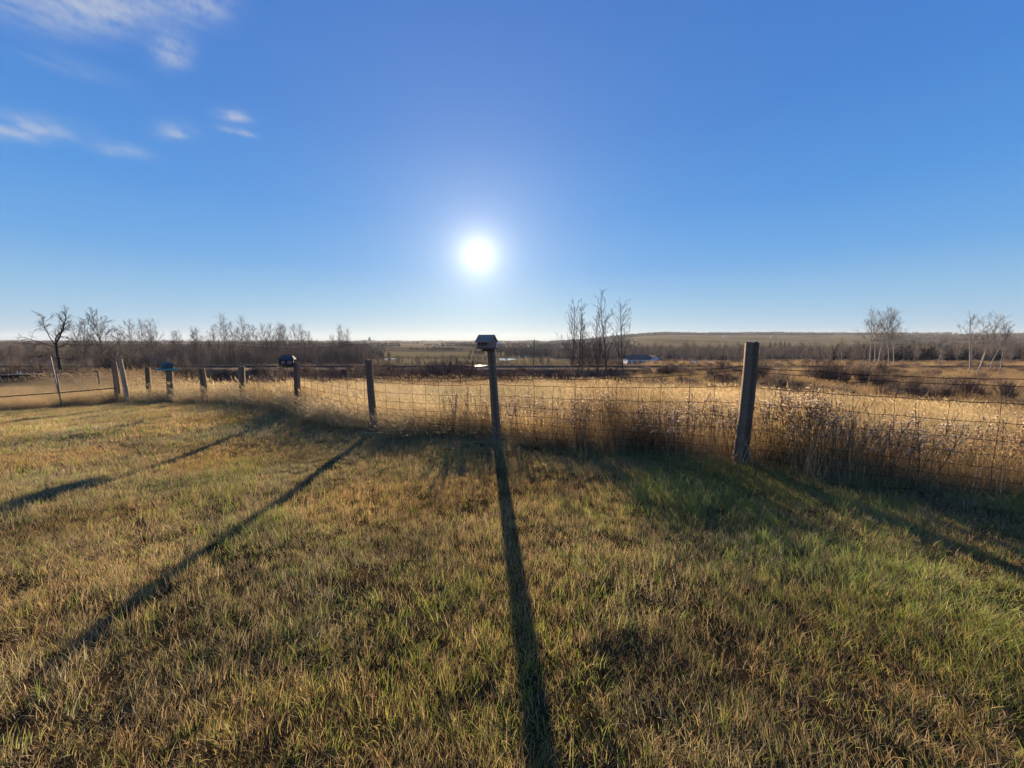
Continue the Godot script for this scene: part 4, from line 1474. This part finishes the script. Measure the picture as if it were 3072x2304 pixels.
func build_distance() -> void:
	utility_pole(place_on(-84.6, -115.0), 8.2, -0.09)
	utility_pole(place_on(-50.0, -120.0), 8.4, 0.02)
	utility_pole(place_on(5.9, -105.0), 9.6, -0.02)
	var ends := [Vector3(-215.0, 4.0, -104.0), Vector3(-84.0, land(-84.6, -115.0) + 8.2, -115.0), Vector3(-50.1, land(-50.0, -120.0) + 8.4, -120.0), Vector3(6.1, land(5.9, -105.0) + 9.6, -105.0), ]
	for k in 3:
		var pts := PackedVector3Array()
		for q in 17:
			var t := q / 16.0
			pts.append(ends[k].lerp(ends[k + 1], t) - Vector3(0, 1.1 * sin(t * PI), 0) + Vector3(0, 0.18, 0))
		single("overhead_wire", wire(pts, 0.016), M.bark, "thin dark overhead wire slung between the utility poles", "wire", "overhead wires between the utility poles")
	# white house among the trees
	var h := thing("house", "white house with a front gable and grey roof among bare trees", "house", place_on(51.0, -150.0))
	h.position.y = -7.9
	h.scale = Vector3.ONE * 0.85
	var white := lin(0.85, 0.85, 0.86)
	var m := MB.new()
	m.box(Transform3D(Basis(), Vector3(-3.0, 1.35, 0)), Vector3(10.0, 2.7, 7.0), white, 0.0)
	part("wall", m.done(), M.paint, h)
	m = MB.new()
	m.box(Transform3D(Basis(), Vector3(4.4, 1.35, 1.2)), Vector3(4.8, 2.7, 7.4), white, 0.0)
	m.tri(Vector3(2.0, 2.7, 4.9), Vector3(4.4, 4.3, 4.9), Vector3(6.8, 2.7, 4.9), white)
	m.tri(Vector3(6.8, 2.7, -2.5), Vector3(4.4, 4.3, -2.5), Vector3(2.0, 2.7, -2.5), white)
	part("gable_wing", m.done(), M.paint, h)
	var rc := lin(0.17, 0.14, 0.12)
	m = MB.new()
	wall(m, [Vector3(-8.4, 2.55, 4.0), Vector3(-8.4, 4.4, 0), Vector3(3.0, 4.4, 0), Vector3(3.0, 2.55, 4.0)], Vector3(0, 0.16, 0), rc)
	wall(m, [Vector3(-8.4, 2.55, -4.0), Vector3(3.0, 2.55, -4.0), Vector3(3.0, 4.4, -0.01), Vector3(-8.4, 4.4, -0.01)], Vector3(0, 0.16, 0), rc)
	var mr := part("roof", m.done(), M.soil, h)
	m = MB.new()
	wall(m, [Vector3(1.6, 2.48, 5.3), Vector3(4.4, 4.36, 5.3), Vector3(4.4, 4.36, -2.9), Vector3(1.6, 2.48, -2.9)], Vector3(0, 0.16, 0), rc)
	wall(m, [Vector3(7.2, 2.48, 5.3), Vector3(7.2, 2.48, -2.9), Vector3(4.41, 4.36, -2.9), Vector3(4.41, 4.36, 5.3)], Vector3(0, 0.16, 0), rc)
	part("roof", m.done(), M.soil, h)
	m = MB.new()
	m.box(Transform3D(Basis(), Vector3(-4.5, 4.7, -0.4)), Vector3(0.7, 1.3, 0.7), lin(0.25, 0.12, 0.09), 0.0)
	part("chimney", m.done(), M.soil, mr)
	for k in 5:
		m = MB.new()
		var x: float = [-7.0, -4.6, -2.2, 3.6, 5.3][k]
		var z: float = 3.5 if k < 3 else 4.9
		m.box(Transform3D(Basis(), Vector3(x, 1.55, z + 0.03)), Vector3(1.1, 1.2, 0.06), white, 0.0)
		var w := part("window", m.done(), M.paint, h)
		m = MB.new()
		m.box(Transform3D(Basis(), Vector3(x, 1.55, z + 0.055)), Vector3(0.9, 1.0, 0.05), lin(0.03, 0.035, 0.045), 0.0)
		part("pane", m.done(), M.glass, w)
	m = MB.new()
	m.box(Transform3D(Basis(), Vector3(0.2, 1.05, 3.53)), Vector3(1.0, 2.1, 0.06), lin(0.12, 0.1, 0.1), 0.0)
	part("door", m.done(), M.paint, h)
	# long low shed with a pale blue metal roof
	var s := thing("shed", "long low shed with pale blue metal roof right of the white house", "shed", place_on(71.0, -148.0))
	s.position.y = -8.4
	m = MB.new()
	m.box(Transform3D(Basis(), Vector3(0, 0.7, 0)), Vector3(11.5, 1.4, 5.0), lin(0.2, 0.2, 0.21), 0.0)
	part("wall", m.done(), M.paint, s)
	m = MB.new()
	wall(m, [Vector3(-6.0, 1.35, 2.9), Vector3(-6.0, 2.1, 0), Vector3(6.0, 2.1, 0), Vector3(6.0, 1.35, 2.9)], Vector3(0, 0.08, 0), lin(0.42, 0.55, 0.7))
	wall(m, [Vector3(-6.0, 1.35, -2.9), Vector3(6.0, 1.35, -2.9), Vector3(6.0, 2.1, -0.01), Vector3(-6.0, 2.1, -0.01)], Vector3(0, 0.08, 0), lin(0.42, 0.55, 0.7))
	part("roof", m.done(), M.metal_roof, s)
	m = MB.new()
	m.box(Transform3D(Basis(), Vector3(2.0, 0.6, 2.53)), Vector3(2.4, 1.2, 0.06), lin(0.3, 0.3, 0.3), 0.0)
	part("door", m.done(), M.paint, s)
	# small ponds on the valley floor
	for pd in [[-4.0, -278.0, 6.0, 16.0], [10.0, -330.0, 9.0, 10.0], [16.0, -352.0, 7.0, 12.0], [-84.0, -262.0, 4.0, 9.0]]:
		m = MB.new()
		for k in 28:
			var a0 := TAU * k / 28
			var a1 := TAU * (k + 1) / 28
			var r0: float = 1.0 + 0.25 * sin(a0 * 3.0 + pd[0])
			var r1: float = 1.0 + 0.25 * sin(a1 * 3.0 + pd[0])
			m.tri(Vector3.ZERO, Vector3(cos(a0) * pd[2] * r0, 0, sin(a0) * pd[3] * r0), Vector3(cos(a1) * pd[2] * r1, 0, sin(a1) * pd[3] * r1), lin(0.05, 0.06, 0.07))
		var po := part(numbered("pond"), m.done(), M.water, self)
		po.position = place_on(pd[0], pd[1]) + Vector3(0, 0.5, 0)
		tag(po, "small bright pond on the valley floor beyond the railway", "pond", "ponds on the valley floor", "structure")
	# small far farm buildings in the valley
	rng.seed = 71
	for b in [[-62.0, -880.0, 16.0], [-46.0, -900.0, 10.0], [-36.0, -890.0, 22.0], [860.0, -1560.0, 14.0], [1010.0, -1500.0, 12.0], [-300.0, -330.0, 7.0]]:
		var o := thing("farm_building", "small pale farm building far off in the valley fields", "building", place_on(b[0], b[1]), "far farm buildings")
		m = MB.new()
		var w: float = b[2]
		m.box(Transform3D(Basis(), Vector3(0, w * 0.11, 0)), Vector3(w, w * 0.3, w * 0.6), lin(0.62, 0.62, 0.62), 0.0)
		part("wall", m.done(), M.paint, o)
		m = MB.new()
		for e in [1.0, -1.0]:
			wall(m, [Vector3(-w * 0.53, w * 0.24, e * w * 0.34), Vector3(-w * 0.53, w * 0.42, 0.01 * e), Vector3(w * 0.53, w * 0.42, 0.01 * e), Vector3(w * 0.53, w * 0.24, e * w * 0.34)], Vector3(0, 0.2, 0), lin(0.5, 0.5, 0.52))
		part("roof", m.done(), M.metal_roof, o)
	# a grain elevator and a lattice mast on the horizon
	var g := thing("grain_elevator", "tiny grain elevator tower on the far horizon", "elevator", place_on(-960.0, -2600.0))
	m = MB.new()
	m.box(Transform3D(Basis(), Vector3(0, 12, 0)), Vector3(13, 26, 13), lin(0.2, 0.2, 0.22), 0.0)
	part("tower", m.done(), M.paint, g)
	m = MB.new()
	m.box(Transform3D(Basis(), Vector3(0, 29, 0)), Vector3(6, 9, 9), lin(0.2, 0.2, 0.22), 0.0)
	part("headhouse", m.done(), M.paint, g)
	m = MB.new()
	m.box(Transform3D(Basis(), Vector3(18, 5, 0)), Vector3(24, 11, 14), lin(0.3, 0.3, 0.32), 0.0)
	part("annex", m.done(), M.paint, g)
	var ms := thing("lattice_mast", "thin lattice radio mast above the left skyline woods", "mast", place_on(-545.0, -900.0))
	for k in 3:
		m = MB.new()
		var a := TAU * k / 3
		var p := Vector3(cos(a), 0, sin(a)) * 0.7
		m.tube(PackedVector3Array([p, p * 0.6 + Vector3(0, 27, 0)]), PackedFloat32Array([0.16, 0.13]), 4, lin(0.3, 0.3, 0.32))
		part("leg", m.done(), M.galv, ms)
		m = MB.new()
		var p2 := Vector3(cos(a + TAU / 3), 0, sin(a + TAU / 3)) * 0.7
		for q in 18:
			m.tube(PackedVector3Array([p.lerp(p * 0.6, q / 18.0) + Vector3(0, q * 1.5, 0), p2.lerp(p2 * 0.6, (q + 1) / 18.0) + Vector3(0, q * 1.5 + 1.5, 0)]), PackedFloat32Array([0.06, 0.06]), 3, lin(0.3, 0.3, 0.32))
		part("bracing", m.done(), M.galv, ms)
	m = MB.new()
	m.tube(PackedVector3Array([Vector3(0, 26, 0), Vector3(0, 26.5, 0), Vector3(0, 28.3, 0), Vector3(0, 28.6, 0)]), PackedFloat32Array([0.3, 1.3, 1.3, 0.3]), 8, lin(0.4, 0.4, 0.42), true)
	part("antenna", m.done(), M.galv, ms)

func build_field_things() -> void:
	# thin post-and-wire fence across the far edge of the field
	var f := thing("field_fence", "faint fence of thin posts across the far edge of the field", "fence")
	var xs := [-24.0, -20.6, -19.0, -17.0, -13.6, -10.2, -6.8, -3.4, 0.0, 3.6, 7.2, 11.0, 15.0]
	var tops := PackedVector3Array()
	rng.seed = 83
	for k in xs.size():
		var z := -sqrt(maxf(25.2 * 25.2 - xs[k] * xs[k] * 0.25, 100.0))
		var y := land(xs[k], z)
		var m := MB.new()
		m.tube(PackedVector3Array([Vector3(xs[k], y - 0.3, z), Vector3(xs[k] + rng.randfn() * 0.04, y + 1.1, z)]), PackedFloat32Array([0.035, 0.03]), 6, lin(0.14, 0.12, 0.1), true)
		part("post", m.done(), M.wood, f)
		tops.append(Vector3(xs[k], y + 0.95, z))
	for w in 2:
		var p := PackedVector3Array()
		for q in tops:
			p.append(q - Vector3(0, 0.35 * w, -0.04))
		part("line_wire", wire(p, 0.004), M.rust, f)
	# low plank rails left of the corner
	var r := thing("plank_rail_fence", "low grey plank rail fence lying along the brush behind the chain-link fence", "fence")
	var a := place_on(-34.6, -28.0)
	var b := place_on(-30.4, -28.0)
	for k in 4:
		var p := a.lerp(b, k / 3.0)
		var m := MB.new()
		m.box(Transform3D(Basis(Vector3.UP, 0.1), p + Vector3(0, 0.35, 0)), Vector3(0.14, 1.1, 0.14), lin(0.17, 0.15, 0.13), 0.02)
		part("post", m.done(), M.wood, r)
	for k in 3:
		var m := MB.new()
		var d := (b - a)
		var bs := Basis(Vector3.UP, -atan2(d.z, d.x)) * Basis(Vector3.FORWARD, -d.y / d.length())
		m.box(Transform3D(bs, (a + b) * 0.5 + Vector3(0, 0.28 + k * 0.24, 0.09)), Vector3(d.length() + 0.5, 0.15, 0.04), vary(lin(0.2, 0.19, 0.18), 0.2), 0.0)
		part("rail", m.done(), M.wood, r)
	# dark timber bin with odds and ends on top
	var c := place_on(-33.2, -26.0)
	var t := thing("timber_bin", "low dark timber bin with scrap on top, left of the plank rails", "bin", c)
	t.rotation.y = 0.25
	for sx in [-1.0, 1.0]:
		for sz in [-1.0, 1.0]:
			var m := MB.new()
			m.box(Transform3D(Basis(), Vector3(sx * 0.95, 0.4, sz * 0.55)), Vector3(0.12, 0.85, 0.12), lin(0.05, 0.045, 0.045), 0.015)
			part("corner_post", m.done(), M.wood, t)
	for sz in [-1.0, 1.0]:
		for k in 3:
			if k == 0 and sz > 0:
				continue
			var m := MB.new()
			m.box(Transform3D(Basis(), Vector3(0, 0.18 + k * 0.24, sz * 0.63)), Vector3(2.05, 0.2, 0.035), vary(lin(0.045, 0.045, 0.05), 0.2), 0.0)
			part("plank", m.done(), M.wood, t)
	for sx in [-1.0, 1.0]:
		for k in 3:
			var m := MB.new()
			m.box(Transform3D(Basis(), Vector3(sx * 1.03, 0.18 + k * 0.24, 0)), Vector3(0.035, 0.2, 1.2), vary(lin(0.045, 0.045, 0.05), 0.2), 0.0)
			part("plank", m.done(), M.wood, t)
	var m3 := MB.new()
	m3.box(Transform3D(Basis(), Vector3(0, 0.83, 0)), Vector3(2.2, 0.05, 1.35), lin(0.07, 0.07, 0.075), 0.0)
	part("lid", m3.done(), M.wood, t)
	for k in 5:
		var m := MB.new()
		var p := c + Vector3(-0.75 + k * 0.35, 0.87, rng.randf_range(-0.3, 0.3))
		var hh := rng.randf_range(0.06, 0.22)
		m.tube(PackedVector3Array([p, p + Vector3(0, hh * 0.3, 0), p + Vector3(0.02, hh, 0)]), PackedFloat32Array([0.05, 0.06, 0.02]), 7, vary(lin(0.35, 0.35, 0.36), 0.3), true)
		single("scrap_piece", m.done(), M.paint, "small pale scrap piece standing on the dark timber bin", "scrap", "scrap on the timber bin")

# ---------------------------------------------------------------- sky
func sky_image() -> Image:
	var w := 2048
	var hh := 1024
	var data := PackedFloat32Array()
	data.resize(w * hh * 3)
	# clear-sky colour by elevation (sRGB, away from the sun)
	var stops := [[0.0, Color8(172, 196, 210)], [2.0, Color8(164, 198, 222)], [5.0, Color8(143, 190, 226)], [10.0, Color8(106, 168, 227)], [17.0, Color8(80, 149, 222)], [26.0, Color8(66, 131, 211)], [38.0, Color8(59, 118, 201)], [50.0, Color8(52, 106, 188)], [90.0, Color8(48, 88, 162)]]
	# clouds: azimuth, elevation, half width, half height (degrees), turn, strength
	var clouds := []
	for c in [[-43.8, 29.2, 4.2, 1.8, 0.5, 0.55], [-47.8, 28.2, 3.6, 1.9, 0.4, 0.42], [-36.5, 32.6, 2.4, 2.0, 0.3, 0.48], [-38.8, 27.9, 1.5, 1.2, 0.7, 0.5], [-40.5, 31.0, 5.0, 2.4, 0.5, 0.2], [-50.3, 18.0, 2.8, 0.9, 0.26, 0.6], [-39.3, 21.3, 1.3, 0.7, 0.25, 0.5], [-33.8, 24.1, 1.4, 0.5, 0.12, 0.62], [-33.8, 22.8, 1.4, 0.28, 0.05, 0.6], [-43.7, 18.4, 1.8, 0.55, 0.15, 0.36], [-46.5, 24.0, 3.0, 0.7, 0.1, 0.14], [38.0, 0.95, 20.0, 0.3, 0.012, 0.5]]:
		clouds.append(c)
	rng.seed = 2024
	for k in 26:
		clouds.append([rng.randf_range(70.0, 290.0), rng.randf_range(12.0, 60.0), rng.randf_range(2.0, 9.0), rng.randf_range(0.6, 2.8), rng.randf_range(-0.2, 0.3), rng.randf_range(0.2, 0.6)])
	var cn := FastNoiseLite.new()
	cn.seed = 77; cn.frequency = 0.05; cn.fractal_octaves = 5
	var mean := Color(0.2, 0.2, 0.22)
	for y in hh:
		var el := 90.0 - (y + 0.5) / hh * 180.0
		var base := mean
		if el > 0.0:
			for k in stops.size() - 1:
				if el <= stops[k + 1][0]:
					var f: float = (el - stops[k][0]) / (stops[k + 1][0] - stops[k][0])
					var ca: Color = stops[k][1]
					base = ca.srgb_to_linear().lerp((stops[k + 1][1] as Color).srgb_to_linear(), f)
					break
		var row := y * w * 3
		if el <= 0.0:
			for x in w:
				data[row + x * 3] = base.r; data[row + x * 3 + 1] = base.g; data[row + x * 3 + 2] = base.b
			continue
		var ce := cos(deg_to_rad(el))
		var se := sin(deg_to_rad(el))
		var near := []
		for c in clouds:
			if absf(el - c[1]) < c[3] * 3.0 + absf(sin(c[4])) * c[2] * 2.0:
				near.append(c)
		for x in w:
			var az := (x + 0.5) / w * 360.0
			if az > 180.0: az -= 360.0
			var ar := deg_to_rad(az)
			var cosg := ce * sin(ar) * SUN.x + se * SUN.y - ce * cos(ar) * SUN.z
			var g := rad_to_deg(acos(clampf(cosg, -1.0, 1.0)))
			var r := base.r
			var gr := base.g
			var b := base.b
			# aureole: forward-scattered sunlight
			var wide := exp(-g / 19.0)
			var mid := exp(-g / 6.0)
			r += 0.14 * wide + 0.44 * mid
			gr += 0.145 * wide + 0.35 * mid
			b += 0.12 * wide + 0.22 * mid
			# thicker air low under the sun
			var low := exp(-el / 3.2) * exp(-(az + 4.9) * (az + 4.9) / 900.0)
			r += 0.24 * low; gr += 0.17 * low; b += 0.04 * low
			if g < 12.0:
				var k := 0.22 * exp(-g * g / 12.0) + 1.0 * exp(-g / 1.35)
				if g < 2.2:
					k += 6.0 * pow(1.0 - smoothstep(0.0, 2.2, g), 3.5)
				r += k; gr += k * 0.93; b += k * 0.74
			for c in near:
				var dx: float = az - c[0]
				if dx < -180.0: dx += 360.0
				if dx > 180.0: dx -= 360.0
				var dy: float = el - c[1]
				var u: float = (dx * cos(c[4]) + dy * sin(c[4])) / c[2]
				var v: float = (-dx * sin(c[4]) + dy * cos(c[4])) / c[3]
				var q := u * u + v * v * (2.2 if v < 0.0 else 0.8)
				if q < 5.0:
					var n := cn.get_noise_3d(az * 6.0 + c[0] * 9.0, el * 22.0, c[2] * 31.0)
					var n2 := cn.get_noise_2d((az + el * 1.4) * 9.0, (el - az * 0.3) * 95.0)
					var a := clampf(exp(-q * 0.85) * (0.72 + n * 1.0 + n2 * 0.5), 0.0, 1.0) * float(c[5])
					var bright := 0.56 + 0.25 * wide
					r = lerpf(r, bright, a); gr = lerpf(gr, bright * 1.06, a); b = lerpf(b, bright * 1.16, a)
			data[row + x * 3] = r; data[row + x * 3 + 1] = gr; data[row + x * 3 + 2] = b
	return Image.create_from_data(w, hh, false, Image.FORMAT_RGBF, data.to_byte_array())

# ---------------------------------------------------------------- materials
func grain(m: StandardMaterial3D, scale_: Vector3, low: float, seed_: int) -> void:
	var tex := NoiseTexture2D.new()
	tex.width = 512; tex.height = 512; tex.seamless = true
	var fn := FastNoiseLite.new()
	fn.seed = seed_; fn.frequency = 0.03; fn.fractal_octaves = 5
	tex.noise = fn
	var ramp := Gradient.new()
	ramp.set_color(0, Color(low, low * 0.98, low * 0.95)); ramp.set_color(1, Color(1, 1, 1))
	tex.color_ramp = ramp
	m.albedo_texture = tex
	m.uv1_triplanar = true
	m.uv1_world_triplanar = true
	m.uv1_scale = scale_

func materials() -> void:
	M.grass = mat(0.6, 0.4, 0.9)
	M.straw = mat(0.55, 0.45, 0.85)
	M.bark = mat(0.85, 0.3)
	M.needles = mat(0.7, 0.3, 0.3)
	M.soil = mat(1.0, 0.0)
	M.wood = mat(0.85, 0.3)
	grain(M.wood, Vector3(22.0, 1.3, 22.0), 0.5, 5)
	M.pale_wood = mat(0.75, 0.35)
	M.pale_wood.albedo_color = Color(1.0, 1.0, 1.0)
	M.rust = mat(0.6, 0.5)
	M.rust.albedo_color = Color(0.27, 0.19, 0.15)
	M.rust.metallic = 0.35
	M.galv = mat(0.5, 0.5)
	M.galv.albedo_color = Color(0.42, 0.42, 0.43)
	M.galv.metallic = 0.5
	M.galv_dark = mat(0.5, 0.5)
	M.galv_dark.albedo_color = Color(0.4, 0.36, 0.32)
	M.galv_dark.metallic = 0.4
	M.paint = mat(0.6, 0.4)
	M.metal_roof = mat(0.4, 0.5)
	M.rail = mat(0.09, 0.5)
	M.rail.albedo_color = Color(0.7, 0.67, 0.64)
	M.rail.metallic = 1.0
	M.glass = mat(0.12, 0.5)
	M.water = mat(0.08, 0.5)

func _ready() -> void:
	# camera
	var cam := Camera3D.new()
	cam.name = "camera"
	cam.position = Vector3(0, 1.5, 0)
	cam.rotation_degrees = Vector3(-6.45, 0, 0)
	cam.fov = 90.1
	cam.near = 0.05
	cam.far = 9000.0
	add_child(cam)
	cam.current = true
	# sky
	var sm := PanoramaSkyMaterial.new()
	sm.panorama = ImageTexture.create_from_image(sky_image())
	var sky := Sky.new()
	sky.sky_material = sm
	var env := Environment.new()
	env.background_mode = Environment.BG_SKY
	env.sky = sky
	env.background_energy_multiplier = 0.36
	env.tonemap_mode = Environment.TONE_MAPPER_LINEAR
	env.tonemap_exposure = 2.75
	env.sdfgi_enabled = true
	env.ssao_enabled = true
	env.ssil_enabled = true
	env.volumetric_fog_enabled = true
	env.volumetric_fog_density = 0.00007
	env.volumetric_fog_albedo = Color(0.92, 0.94, 1.0)
	env.volumetric_fog_anisotropy = 0.2
	var we := WorldEnvironment.new()
	we.name = "world_environment"
	we.environment = env
	add_child(we)
	# sun
	var sun := DirectionalLight3D.new()
	sun.name = "sun"
	sun.basis = Basis.looking_at(-SUN)
	sun.light_color = Color(1.0, 0.9, 0.74)
	sun.light_energy = 1.6
	sun.light_angular_distance = 0.53
	sun.shadow_enabled = true
	add_child(sun)

	n_bump.seed = 3; n_bump.frequency = 0.02; n_bump.fractal_octaves = 3
	n_patch.seed = 12; n_patch.frequency = 0.02; n_patch.fractal_octaves = 3
	n_land.seed = 21; n_land.frequency = 0.004; n_land.fractal_octaves = 4
	materials()
	build_land()
	build_lawn()
	build_railway()
	build_fence()
	build_chain_link()
	build_bird_houses()
	build_lawn_grass()
	build_tall_grass()
	build_trees()
	build_woods()
	build_shrubs()
	build_weeds()
	build_distance()
	build_field_things()
